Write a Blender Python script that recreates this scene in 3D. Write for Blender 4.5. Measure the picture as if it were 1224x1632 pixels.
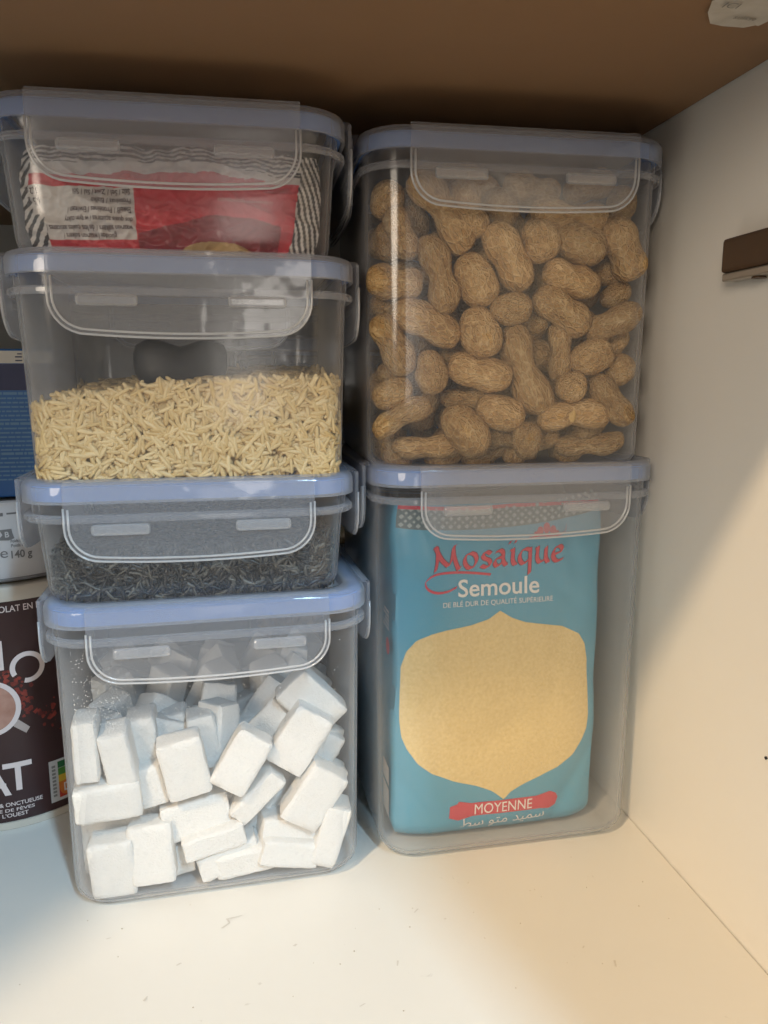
import bpy, bmesh, math, random
import numpy as np
from mathutils import Vector, Matrix, noise

random.seed(7)
np.random.seed(7)
for o in list(bpy.data.objects):
    bpy.data.objects.remove(o)
SC = bpy.context.scene
COL = SC.collection
MM = 0.001

# ------------------------------------------------------------------ camera
PITCH, YAW, CAM_H = 9.9013, 10.4260, 0.215
cam = bpy.data.cameras.new('camera')
cam.sensor_fit = 'VERTICAL'
cam.sensor_height = 36.0
cam.lens = 36.0 * 1226.0 / 1632.0
cam.clip_start = 0.01
cam.clip_end = 50.0
camo = bpy.data.objects.new('camera', cam)
COL.objects.link(camo)
camo.location = (0, 0, CAM_H)
camo.rotation_euler = (math.radians(90 - PITCH), 0, math.radians(-YAW))
SC.camera = camo

# ------------------------------------------------------------------ world, lamps, exposure
world = bpy.data.worlds.new('World')
SC.world = world
world.use_nodes = True
bgn = world.node_tree.nodes['Background']
bgn.inputs[0].default_value = (1.0, 0.93, 0.85, 1)
bgn.inputs[1].default_value = 0.20


def area(name, loc, target, size, energy, color, size_y=None):
    li = bpy.data.lights.new(name, 'AREA')
    li.shape = 'RECTANGLE' if size_y else 'DISK'
    li.size = size
    if size_y:
        li.size_y = size_y
    li.energy = energy
    li.color = color
    o = bpy.data.objects.new(name, li)
    COL.objects.link(o)
    o.location = loc
    o.rotation_euler = (Vector(target) - Vector(loc)).to_track_quat('-Z', 'Y').to_euler()
    return o


# warm kitchen lamp up to the left in front of the cupboard, cool lamp behind the open right-hand door
area('warm_lamp', (-0.86, -0.68, 1.62), (0.05, 0.26, 0.05), 0.12, 29.0, (1.0, 0.74, 0.45))
area('cool_lamp', (0.50, -1.24, 1.55), (0.0, 0.28, 0.08), 0.10, 34.0, (0.48, 0.76, 1.0), 0.60)

# added soft fill for the front faces, low left behind the camera
area('fill_lamp', (-1.38, -1.85, 0.82), (0.05, 0.3, 0.15), 1.0, 27.0, (1.0, 0.87, 0.71))
# added lamp far behind the camera, mirrored as a faint pale patch on plastic
area('reflection_lamp', (0.14, -2.5, 0.22), (0.0, 0.3, 0.22), 0.34, 2.6, (1.0, 0.94, 0.86), 0.74)

SC.render.engine = 'CYCLES'
cy = SC.cycles
cy.use_denoising = True
cy.denoiser = 'OPENIMAGEDENOISE'
cy.use_adaptive_sampling = True
cy.adaptive_threshold = 0.035
cy.adaptive_min_samples = 24
cy.max_bounces = 7
cy.diffuse_bounces = 3
cy.glossy_bounces = 3
cy.transmission_bounces = 3
cy.transparent_max_bounces = 64
cy.caustics_reflective = False
cy.caustics_refractive = False
cy.sample_clamp_indirect = 6.0
SC.view_settings.view_transform = 'Standard'
SC.view_settings.look = 'None'
SC.view_settings.gamma = 1.0
SC.view_settings.use_curve_mapping = False
SC.view_settings.exposure = 0.0


# ------------------------------------------------------------------ helpers
def link(o, parent=None):
    COL.objects.link(o)
    if parent is not None:
        o.parent = parent
    return o


def tag(o, label=None, cat=None, group=None, kind=None):
    if label:
        o['label'] = label
    if cat:
        o['category'] = cat
    if group:
        o['group'] = group
    if kind:
        o['kind'] = kind
    return o


def empty(name, loc, rz=0.0):
    o = bpy.data.objects.new(name, None)
    o.empty_display_size = 0.01
    link(o)
    o.location = loc
    o.rotation_euler = (0, 0, rz)
    return o


def mesh_obj(name, verts, faces, mat, parent=None, smooth=True, sharp=None):
    me = bpy.data.meshes.new(name)
    me.from_pydata([tuple(v) for v in verts], [], faces)
    me.materials.append(mat)
    if smooth:
        me.polygons.foreach_set('use_smooth', [True] * len(me.polygons))
        if sharp:
            me.set_sharp_from_angle(angle=math.radians(sharp))
    me.update()
    o = bpy.data.objects.new(name, me)
    return link(o, parent)


def bm_obj(name, bm, mat, parent=None, smooth=False, sharp=None):
    me = bpy.data.meshes.new(name)
    bmesh.ops.recalc_face_normals(bm, faces=bm.faces)
    bm.to_mesh(me)
    bm.free()
    me.materials.append(mat)
    if smooth:
        me.polygons.foreach_set('use_smooth', [True] * len(me.polygons))
        if sharp:
            me.set_sharp_from_angle(angle=math.radians(sharp))
    o = bpy.data.objects.new(name, me)
    return link(o, parent)


def box_bm(x0, x1, y0, y1, z0, z1, bevel=0.0, seg=2):
    bm = bmesh.new()
    bmesh.ops.create_cube(bm, size=1.0)
    for v in bm.verts:
        v.co = Vector((x0 + (v.co.x + .5) * (x1 - x0), y0 + (v.co.y + .5) * (y1 - y0), z0 + (v.co.z + .5) * (z1 - z0)))
    if bevel:
        bmesh.ops.bevel(bm, geom=list(bm.edges), offset=bevel, segments=seg, affect='EDGES', profile=0.5)
    return bm


def rrect(a, b, r, n=7):
    pts = []
    r = min(r, a * .999, b * .999)
    for sx, sy, a0 in ((1, 1, 0), (-1, 1, 90), (-1, -1, 180), (1, -1, 270)):
        for i in range(n + 1):
            t = math.radians(a0 + 90 * i / n)
            pts.append((sx * (a - r) + r * math.cos(t), sy * (b - r) + r * math.sin(t)))
    return pts


def loft(rings, closed=False, cap0=True, cap1=True):
    """rings of equal length -> verts, faces"""
    n = len(rings[0])
    verts = [p for r in rings for p in r]
    faces = []
    m = len(rings)
    for k in range(m if closed else m - 1):
        k2 = (k + 1) % m
        for i in range(n):
            j = (i + 1) % n
            faces.append((k * n + i, k * n + j, k2 * n + j, k2 * n + i))
    if not closed:
        if cap0:
            faces.append(tuple(range(n - 1, -1, -1)))
        if cap1:
            faces.append(tuple((m - 1) * n + i for i in range(n)))
    return verts, faces


def tube(path, rad, n=8, closed=False):
    rings = []
    P = [Vector(p) for p in path]
    m = len(P)
    for i, p in enumerate(P):
        a = P[(i - 1) % m] if (closed or i > 0) else p
        b = P[(i + 1) % m] if (closed or i < m - 1) else p
        t = (b - a).normalized()
        up = Vector((0, 1, 0)) if abs(t.y) < 0.9 else Vector((1, 0, 0))
        s = t.cross(up).normalized()
        u = s.cross(t).normalized()
        r = rad(i / (m - 1)) if callable(rad) else rad
        rings.append([tuple(p + s * (r * math.cos(2 * math.pi * k / n)) + u * (r * math.sin(2 * math.pi * k / n))) for k in range(n)])
    return loft(rings, closed)


# ------------------------------------------------------------------ materials
def new_mat(name):
    m = bpy.data.materials.new(name)
    m.use_nodes = True
    nt = m.node_tree
    nt.nodes.clear()
    out = nt.nodes.new('ShaderNodeOutputMaterial')
    return m, nt, out


def N(nt, t, **kw):
    n = nt.nodes.new(t)
    for k, v in kw.items():
        if k.startswith('i_'):
            key = k[2:]
            n.inputs[int(key) if key.isdigit() else key.replace('_', ' ')].default_value = v
        else:
            setattr(n, k, v)
    return n


def solid(name, col, rough=0.5, spec=0.5, col2=None, scale=40.0, bump=0.0, bscale=200.0, detail=4.0, sss=0.0, metal=0.0, ramp=(0.35, 0.65), coat=0.0):
    m, nt, out = new_mat(name)
    p = N(nt, 'ShaderNodeBsdfPrincipled')
    p.inputs['Roughness'].default_value = rough
    p.inputs['Specular IOR Level'].default_value = spec
    p.inputs['Metallic'].default_value = metal
    p.inputs['Coat Weight'].default_value = coat
    p.inputs['Coat Roughness'].default_value = 0.15
    if sss:
        p.inputs['Subsurface Weight'].default_value = sss
        p.inputs['Subsurface Radius'].default_value = (1.0, .9, .75)
        p.inputs['Subsurface Scale'].default_value = 0.004
    nt.links.new(p.outputs[0], out.inputs[0])
    tc = N(nt, 'ShaderNodeTexCoord')
    if col2:
        nz = N(nt, 'ShaderNodeTexNoise')
        nz.inputs['Scale'].default_value = scale
        nz.inputs['Detail'].default_value = detail
        rp = N(nt, 'ShaderNodeValToRGB')
        rp.color_ramp.elements[0].position = ramp[0]
        rp.color_ramp.elements[1].position = ramp[1]
        rp.color_ramp.elements[0].color = (*col, 1)
        rp.color_ramp.elements[1].color = (*col2, 1)
        nt.links.new(tc.outputs['Object'], nz.inputs['Vector'])
        nt.links.new(nz.outputs[0], rp.inputs[0])
        nt.links.new(rp.outputs[0], p.inputs['Base Color'])
    else:
        p.inputs['Base Color'].default_value = (*col, 1)
    if bump:
        nb = N(nt, 'ShaderNodeTexNoise')
        nb.inputs['Scale'].default_value = bscale
        nb.inputs['Detail'].default_value = 5.0
        bp = N(nt, 'ShaderNodeBump')
        bp.inputs['Strength'].default_value = bump
        bp.inputs['Distance'].default_value = 0.001
        nt.links.new(tc.outputs['Object'], nb.inputs['Vector'])
        nt.links.new(nb.outputs[0], bp.inputs['Height'])
        nt.links.new(bp.outputs[0], p.inputs['Normal'])
    return m


def plastic(name, h0, h1, milk=(0.82, 0.86, 0.95), rough=0.07, tint=(0.985, 0.988, 0.995), bump=0.05, spec=0.04, power=3.0):
    """thin frosted polypropylene: clear sheet with a milky haze that thickens edge-on"""
    m, nt, out = new_mat(name)
    tr = N(nt, 'ShaderNodeBsdfTransparent')
    tr.inputs[0].default_value = (*tint, 1)
    df = N(nt, 'ShaderNodeBsdfDiffuse')
    df.inputs[0].default_value = (*milk, 1)
    tl = N(nt, 'ShaderNodeBsdfTranslucent')
    tl.inputs[0].default_value = (*milk, 1)
    mk = N(nt, 'ShaderNodeMixShader')
    mk.inputs[0].default_value = 0.5
    nt.links.new(df.outputs[0], mk.inputs[1])
    nt.links.new(tl.outputs[0], mk.inputs[2])
    lw = N(nt, 'ShaderNodeLayerWeight')
    lw.inputs[0].default_value = 0.5
    pw = N(nt, 'ShaderNodeMath', operation='POWER')
    pw.inputs[1].default_value = power
    nt.links.new(lw.outputs['Facing'], pw.inputs[0])
    mr = N(nt, 'ShaderNodeMapRange')
    mr.inputs['To Min'].default_value = h0
    mr.inputs['To Max'].default_value = h1
    nt.links.new(pw.outputs[0], mr.inputs['Value'])
    m1 = N(nt, 'ShaderNodeMixShader')
    nt.links.new(mr.outputs[0], m1.inputs[0])
    nt.links.new(tr.outputs[0], m1.inputs[1])
    nt.links.new(mk.outputs[0], m1.inputs[2])
    gl = N(nt, 'ShaderNodeBsdfGlossy')
    gl.inputs['Roughness'].default_value = rough
    p5 = N(nt, 'ShaderNodeMath', operation='POWER')
    p5.inputs[1].default_value = 5.0
    nt.links.new(lw.outputs['Facing'], p5.inputs[0])
    fr = N(nt, 'ShaderNodeMapRange')
    fr.inputs['To Min'].default_value = spec
    fr.inputs['To Max'].default_value = 0.75
    nt.links.new(p5.outputs[0], fr.inputs['Value'])
    m2 = N(nt, 'ShaderNodeMixShader')
    nt.links.new(fr.outputs[0], m2.inputs[0])
    nt.links.new(m1.outputs[0], m2.inputs[1])
    nt.links.new(gl.outputs[0], m2.inputs[2])
    nt.links.new(m2.outputs[0], out.inputs[0])
    if bump:
        tc = N(nt, 'ShaderNodeTexCoord')
        nb = N(nt, 'ShaderNodeTexNoise')
        nb.inputs['Scale'].default_value = 55.0
        nb.inputs['Detail'].default_value = 2.0
        bp = N(nt, 'ShaderNodeBump')
        bp.inputs['Strength'].default_value = bump
        bp.inputs['Distance'].default_value = 0.002
        nt.links.new(tc.outputs['Object'], nb.inputs['Vector'])
        nt.links.new(nb.outputs[0], bp.inputs['Height'])
        nt.links.new(bp.outputs[0], gl.inputs['Normal'])
    return m


M_BODY = plastic('clear_polypropylene', 0.042, 0.68, milk=(0.88, 0.91, 0.97), spec=0.032, rough=0.14, tint=(0.993, 0.994, 0.997))
M_RIM = plastic('milky_rim', 0.20, 0.55, milk=(0.85, 0.88, 0.94))
M_LID = plastic('lid_polypropylene', 0.25, 0.6, milk=(0.88, 0.92, 0.98))
M_LATCH = plastic('latch_polypropylene', 0.15, 0.5, milk=(0.88, 0.91, 0.97), rough=0.06, bump=0.35)
M_SIDEL = plastic('latch_edge_polypropylene', 0.28, 0.6, rough=0.12)
M_RIB = plastic('latch_rib_polypropylene', 0.62, 0.9, milk=(0.96, 0.97, 0.99), rough=0.10, spec=0.10)
M_TAB = plastic('latch_tab_polypropylene', 0.27, 0.7, milk=(0.93, 0.95, 0.98), rough=0.12, spec=0.07)
M_GASK = plastic('blue_silicone_seal', 0.85, 0.97, milk=(0.32, 0.55, 1.0), rough=0.3, tint=(0.6, 0.75, 1.0))


def mat_laminate(name, c1, c2, rough, specks=True):
    m, nt, out = new_mat(name)
    p = N(nt, 'ShaderNodeBsdfPrincipled')
    p.inputs['Specular IOR Level'].default_value = 0.35
    tc = N(nt, 'ShaderNodeTexCoord')
    nz = N(nt, 'ShaderNodeTexNoise')
    nz.inputs['Scale'].default_value = 14.0
    nz.inputs['Detail'].default_value = 6.0
    nt.links.new(tc.outputs['Object'], nz.inputs['Vector'])
    mx = N(nt, 'ShaderNodeMixRGB')
    mx.inputs[1].default_value = (*c1, 1)
    mx.inputs[2].default_value = (*c2, 1)
    nt.links.new(nz.outputs[0], mx.inputs[0])
    last = mx.outputs[0]
    if specks:
        n2 = N(nt, 'ShaderNodeTexNoise')
        n2.inputs['Scale'].default_value = 130.0
        n2.inputs['Detail'].default_value = 3.0
        n2.inputs['Distortion'].default_value = 1.5
        nt.links.new(tc.outputs['Object'], n2.inputs['Vector'])
        rp = N(nt, 'ShaderNodeValToRGB')
        rp.color_ramp.elements[0].position = 0.72
        rp.color_ramp.elements[1].position = 0.80
        rp.color_ramp.elements[0].color = (0, 0, 0, 1)
        rp.color_ramp.elements[1].color = (0.35, 0.35, 0.35, 1)
        nt.links.new(n2.outputs[0], rp.inputs[0])
        m3 = N(nt, 'ShaderNodeMixRGB')
        m3.inputs[2].default_value = (0.42, 0.38, 0.33, 1)
        nt.links.new(rp.outputs[0], m3.inputs[0])
        nt.links.new(last, m3.inputs[1])
        last = m3.outputs[0]
    nt.links.new(last, p.inputs['Base Color'])
    n3 = N(nt, 'ShaderNodeTexNoise')
    n3.inputs['Scale'].default_value = 30.0
    n3.inputs['Detail'].default_value = 5.0
    nt.links.new(tc.outputs['Object'], n3.inputs['Vector'])
    mr = N(nt, 'ShaderNodeMapRange')
    mr.inputs['To Min'].default_value = rough - 0.08
    mr.inputs['To Max'].default_value = rough + 0.1
    nt.links.new(n3.outputs[0], mr.inputs['Value'])
    nt.links.new(mr.outputs[0], p.inputs['Roughness'])
    bp = N(nt, 'ShaderNodeBump')
    bp.inputs['Strength'].default_value = 0.06
    bp.inputs['Distance'].default_value = 0.0008
    n4 = N(nt, 'ShaderNodeTexNoise')
    n4.inputs['Scale'].default_value = 260.0
    nt.links.new(tc.outputs['Object'], n4.inputs['Vector'])
    nt.links.new(n4.outputs[0], bp.inputs['Height'])
    nt.links.new(bp.outputs[0], p.inputs['Normal'])
    nt.links.new(p.outputs[0], out.inputs[0])
    return m


M_FLOOR = mat_laminate('white_laminate_floor', (0.70, 0.68, 0.635), (0.75, 0.73, 0.685), 0.42)
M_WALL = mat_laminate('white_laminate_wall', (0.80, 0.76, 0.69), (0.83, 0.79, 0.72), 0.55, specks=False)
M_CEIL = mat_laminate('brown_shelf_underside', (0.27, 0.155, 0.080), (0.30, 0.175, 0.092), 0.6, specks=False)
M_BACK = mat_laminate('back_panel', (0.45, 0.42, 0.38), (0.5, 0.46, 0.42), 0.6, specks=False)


def struct(name, bm, mat):
    o = bm_obj(name, bm, mat)
    o['kind'] = 'structure'
    return o


# ------------------------------------------------------------------ the cupboard compartment
WX, CZ, FY, BY, LX = 0.1832, 0.3232, 0.155, 0.62, -0.30
floor_o = struct('floor', box_bm(LX, WX - 0.0005, FY, BY - 0.0005, -0.018, 0.0), M_FLOOR)
struct('wall_right', box_bm(WX, WX + 0.018, FY, BY + 0.018, -0.30, 0.75), M_WALL)
struct('wall_left', box_bm(LX - 0.0185, LX - 0.0005, FY, BY + 0.018, -0.30, 0.75), M_WALL)
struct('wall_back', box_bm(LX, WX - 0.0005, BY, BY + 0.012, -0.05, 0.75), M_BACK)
struct('ceiling', box_bm(LX, WX - 0.0008, FY, BY - 0.0005, CZ, CZ + 0.018), M_CEIL)
# the open right-hand door stands out from the cupboard's edge, outside the picture
struct('door_right', box_bm(0.194, 0.212, -0.150, 0.150, -0.30, 0.75, 0.001), M_WALL)

struct('shade_panel_left', box_bm(LX - 0.0260, LX - 0.0080, 0.0, 0.150, -0.30, 0.75, 0.001), M_WALL)  # added unseen panel that keeps warm light off the floor's left

# scuffs and specks on the white floor
M_SCUFF = solid('scuff_grey', (0.60, 0.565, 0.51), 0.7)
for pts, w in ((((-14, 279), (-11, 281.5), (-12, 284), (-6, 285)), 0.5), (((13.5, 264), (14.5, 265)), .5), (((50.5, 247), (51.2, 249.5)), .35),
               (((63, 274), (65, 276)), .35), (((34, 231), (36, 232)), .4), (((130, 232), (131, 235)), .3), (((122, 243), (123, 244)), .35),
               (((-30, 262), (-28.5, 263)), .3), (((-58, 281), (-56.5, 281.5)), .3), (((-40, 247), (-39, 249)), .3), (((74, 268), (74.8, 268.4)), .35)):
    bm = bmesh.new()
    prev = None
    for i, (x, y) in enumerate(pts):
        ww = w * (0.5 + random.random())
        a = bm.verts.new(((x - ww) * MM, (y + ww * .4) * MM, 0.0002))
        b = bm.verts.new(((x + ww) * MM, (y - ww * .4) * MM, 0.0002))
        if prev:
            bm.faces.new((prev[0], prev[1], b, a))
        prev = (a, b)
    bm_obj('scuff_mark', bm, M_SCUFF, floor_o)

verts, faces = [], []
rcb = random.Random(21)
for k in range(46):
    x, y, s = rcb.uniform(-95, 165), rcb.uniform(205, 300), rcb.uniform(.12, .42)
    c = Vector((x, y, s * .5)) * MM
    nb0 = len(verts)
    for q in ((1, 0, 0), (-.9, .2, 0), (.1, .9, 0), (0, -1, .1), (0, .1, .8), (0, 0, -.5)):
        verts.append(tuple(c + Vector(q) * (s * MM * rcb.uniform(.7, 1.2))))
    faces += [(nb0 + a_, nb0 + b_, nb0 + 4) for a_, b_ in ((0, 2), (2, 1), (1, 3), (3, 0))] + [(nb0 + b_, nb0 + a_, nb0 + 5) for a_, b_ in ((0, 2), (2, 1), (1, 3), (3, 0))]
cr = mesh_obj('crumbs', verts, faces, solid('crumb_tan', (.42, .36, .28), .8), smooth=False)
tag(cr, 'tiny loose crumbs scattered on the white cupboard floor', 'crumbs', kind='stuff')

# ------------------------------------------------------------------ snap-lid containers
LA = 0.0640      # half width of lid
LR = 0.0175


def container_body_rings(H, top, base):
    """closed shell: outer wall up, over the lip, inner wall down"""
    zt = H - 0.0022
    R = []

    def ring(h, z, r):
        R.append([(x, y, z) for x, y in rrect(h, h, r)])

    def half(z):
        return base + (top - base) * (z / zt)
    f = 0.0075
    ring(base - f * 1.05, 0.0006, .010)
    ring(base - f * .90, 0.0, .0105)
    ring(base - f * .62, 0.0006, .0115)
    for a in (28, 50, 70, 90):
        t = math.radians(a)
        z = f * (1 - math.cos(t)) if a < 90 else f
        ring(half(z) - f * (1 - math.sin(t)), z + .0004, .0145)
    for k in (0.3, 0.6, 1.0):
        z = f + (H - 0.018 - f) * k
        ring(half(z), z, .0150)
    ring(half(zt) + .0003, H - 0.0135, .0152)
    ring(half(zt) + .0003, zt, .0152)
    w = 0.0012
    ring(half(zt) - w, zt, .0142)
    for k in (1.0, 0.6, 0.3):
        z = f + (H - 0.018 - f) * k
        ring(half(z) - w, z, .0138)
    for a in (90, 65, 40, 15):
        t = math.radians(a)
        ring(half(f) - w - (f - w) * (1 - math.sin(t)), .0018 + (f - .0018) * (1 - math.cos(t)), .0128)
    return R


def make_container(H, top, base):
    root = empty('storage_container', (0, 0, 0))
    R = container_body_rings(H, top, base)
    v, f = loft(R)
    mesh_obj('body', v, f, M_BODY, root, sharp=50)
    # flange ring under the lid
    zr = H - 0.0145
    fl = []
    for h, z, r in ((top + .0003, zr + .0013, .0155), (LA - .0009, zr + .0013, LR), (LA - .0002, zr + .0006, LR), (LA - .0001, zr - .0008, LR),
                    (LA - .0007, zr - .0016, LR), (LA - .0016, zr - .0016, LR - .001), (LA - .0017, zr + .0001, LR - .001), (top + .0003, zr + .0001, .0155)):
        fl.append([(x, y, z) for x, y in rrect(h, h, r)])
    v, f = loft(fl, closed=True)
    mesh_obj('rim', v, f, M_RIM, root, sharp=40)
    # lid: skirt, rounded shoulder, recessed panel
    prof = ((LA - .0011, H - .0088, LR), (LA, H - .0088, LR), (LA, H - .0028, LR), (LA - .0006, H - .0011, LR), (LA - .0020, H - .0002, LR), (LA - .0034, H, LR - .002),
            (LA - .0080, H - .0002, LR - .004), (LA - .0090, H - .0012, LR - .005), (LA - .0096, H - .0038, LR - .0055), (LA - .0110, H - .0044, LR - .006))
    lr = [[(x, y, z) for x, y in rrect(h, h, r)] for h, z, r in prof]
    inner = ((LA - .0112, H - .0056, LR - .006), (LA - .0100, H - .0050, LR - .0055), (LA - .0084, H - .0014, LR - .004), (LA - .0034, H - .0012, LR - .002),
             (LA - .0012, H - .0030, LR))
    li = [[(x, y, z) for x, y in rrect(h, h, r)] for h, z, r in inner]
    v, f = loft(lr, cap0=False)
    n = len(lr[0])
    v2, f2 = loft(li, cap0=True, cap1=False)
    off = len(v)
    v += v2
    f += [tuple(i + off for i in q) for q in f2]
    last = off + (len(li) - 1) * n
    for i in range(n):
        j = (i + 1) % n
        f.append((last + i, last + j, j, i))
    lid = mesh_obj('lid', v, f, M_LID, root, sharp=45)
    g = [[(x, y, z) for x, y in rrect(h, h, r)] for h, z, r in ((LA - .0015, H - .0080, LR), (LA - .0015, H - .0026, LR), (LA - .0028, H - .0018, LR - .001),
                                                               (LA - .0060, H - .0020, LR - .003), (LA - .0060, H - .0032, LR - .003), (LA - .0034, H - .0040, LR - .002), (LA - .0032, H - .0080, LR - .002))]
    v, f = loft(g, closed=True)
    mesh_obj('seal', v, f, M_GASK, lid, sharp=40)
    # four latches
    for k in range(4):
        add_latch(root, H, k)
    return root


LATCH = {}


def latch_outline(w, h, r, bow, z0=0.0, n=8):
    """U outline from upper left, round the bottom, to upper right (x, z)"""
    pts = [(-w, z0)]
    for i in range(n + 1):
        t = math.radians(180 + 90 * i / n)
        pts.append((-w + r + r * math.cos(t), -h + r + r * math.sin(t) * 1.0))
    for i in range(1, 12):
        x = -w + r + (2 * w - 2 * r) * i / 12
        pts.append((x, -h - bow * (1 - ((2 * i / 12 - 1) ** 2))))
    for i in range(n + 1):
        t = math.radians(270 + 90 * i / n)
        pts.append((w - r + r * math.cos(t), -h + r + r * math.sin(t)))
    pts.append((w, z0))
    return pts


def add_latch(root, H, k):
    ang = k * math.pi / 2
    if not LATCH:
        w, h, r = .0460, .0288, .0125
        out = latch_outline(w, h, r, .0012)
        # insert shoulders so the panel can hug the lid edge at the top
        front, back = [], []
        for x, z in out:
            d = 0.0
            front.append((x, -(LA + .0027 + d), z))
            back.append((x, -(LA + .0014 + d), z))
        n = len(out)
        verts = front + back
        faces = [tuple(range(n)), tuple(range(2 * n - 1, n - 1, -1))]
        for i in range(n - 1):
            faces.append((i, n + i, n + i + 1, i + 1))
        # hinge strip over the lid shoulder
        b = len(verts)
        for y, z in ((-(LA + .0027), 0.0), (-(LA + .0018), .0008), (-(LA - .0010), .0011), (-(LA - .0010), .0003), (-(LA + .0014), -.0002)):
            verts += [(-w, y, z), (w, y, z)]
        for i in range(4):
            faces.append((b + 2 * i, b + 2 * i + 1, b + 2 * i + 3, b + 2 * i + 2))
        me = bpy.data.meshes.new('latch')
        me.from_pydata(verts, [], faces)
        me.update()
        LATCH['panel'] = me
        path = [(x, -(LA + .0029), z) for x, z in latch_outline(w - .0016, h - .0016, r - .0012, .0012, z0=-.0090)]
        v, f = tube(path, .00042, 8)
        path2 = [(x, -(LA + .0026), z) for x, z in latch_outline(w, h, r, .0012, z0=-.0086)]
        v2, f2 = tube(path2, .00040, 8)
        nb_ = len(v)
        v += v2
        f += [tuple(i + nb_ for i in q) for q in f2]
        me = bpy.data.meshes.new('latch_rib')
        me.from_pydata(v, [], f)
        me.polygons.foreach_set('use_smooth', [True] * len(me.polygons))
        LATCH['rib'] = me
        bm = box_bm(-.0105, .0105, -(LA + .0040), -(LA + .0012), -.0021, .0021, .0012)
        me = bpy.data.meshes.new('latch_tab')
        bmesh.ops.recalc_face_normals(bm, faces=bm.faces)
        bm.to_mesh(me)
        bm.free()
        LATCH['tab'] = me
        LATCH['panel'].materials.append(M_LATCH)
        LATCH['rib'].materials.append(M_RIB)
        LATCH['tab'].materials.append(M_TAB)
        sp = LATCH['panel'].copy()
        sp.materials.clear()
        sp.materials.append(M_SIDEL)
        LATCH['side'] = sp
    o = bpy.data.objects.new('latch', LATCH['side'] if k in (1, 3) else LATCH['panel'])
    link(o, root)
    o.location = (0, 0, H - .0012)
    o.rotation_euler = (math.radians(0), 0, ang)
    rb = link(bpy.data.objects.new('latch_rib', LATCH['rib']), o)
    for s in (-1, 1):
        t = link(bpy.data.objects.new('latch_tab', LATCH['tab']), o)
        t.location = (s * .0262, 0, -.0170)
    return o


def place(root, x, y, z, rot, label, group):
    root.location = (x, y, z)
    root.rotation_euler = (0, 0, math.radians(rot))
    tag(root, label, 'container', group)
    return root


G_LEFT, G_RIGHT = 'stacked snap-lid food containers', 'stacked snap-lid food containers'
B_SUGAR = place(make_container(.1300, .0612, .0600), -.0165, .3592, 0.0, 2.2, 'clear snap-lid container of white sugar cubes, bottom of the left stack', G_LEFT)
B_TEA = place(make_container(.0515, .0608, .0572), -.0205, .3600, .1262, 1.2, 'shallow clear snap-lid container of dark tea leaves, on the sugar container', G_LEFT)
B_RICE = place(make_container(.0862, .0612, .0590), -.0192, .3590, .1740, 0.0, 'clear snap-lid container half full of pale rice', G_LEFT)
B_TOP = place(make_container(.0546, .0608, .0572), -.0212, .3590, .2566, -1.0, 'shallow clear snap-lid container holding the red packet, top of the left stack', G_LEFT)
B_SEMO = place(make_container(.1795, .0612, .0600), .1155, .3672, 0.0, 1.0, 'tall clear snap-lid container holding the blue semolina bag', G_RIGHT)
B_PEA = place(make_container(.1346, .0612, .0600), .1130, .3670, .1754, -1.0, 'clear snap-lid container full of unshelled peanuts', G_RIGHT)

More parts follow.
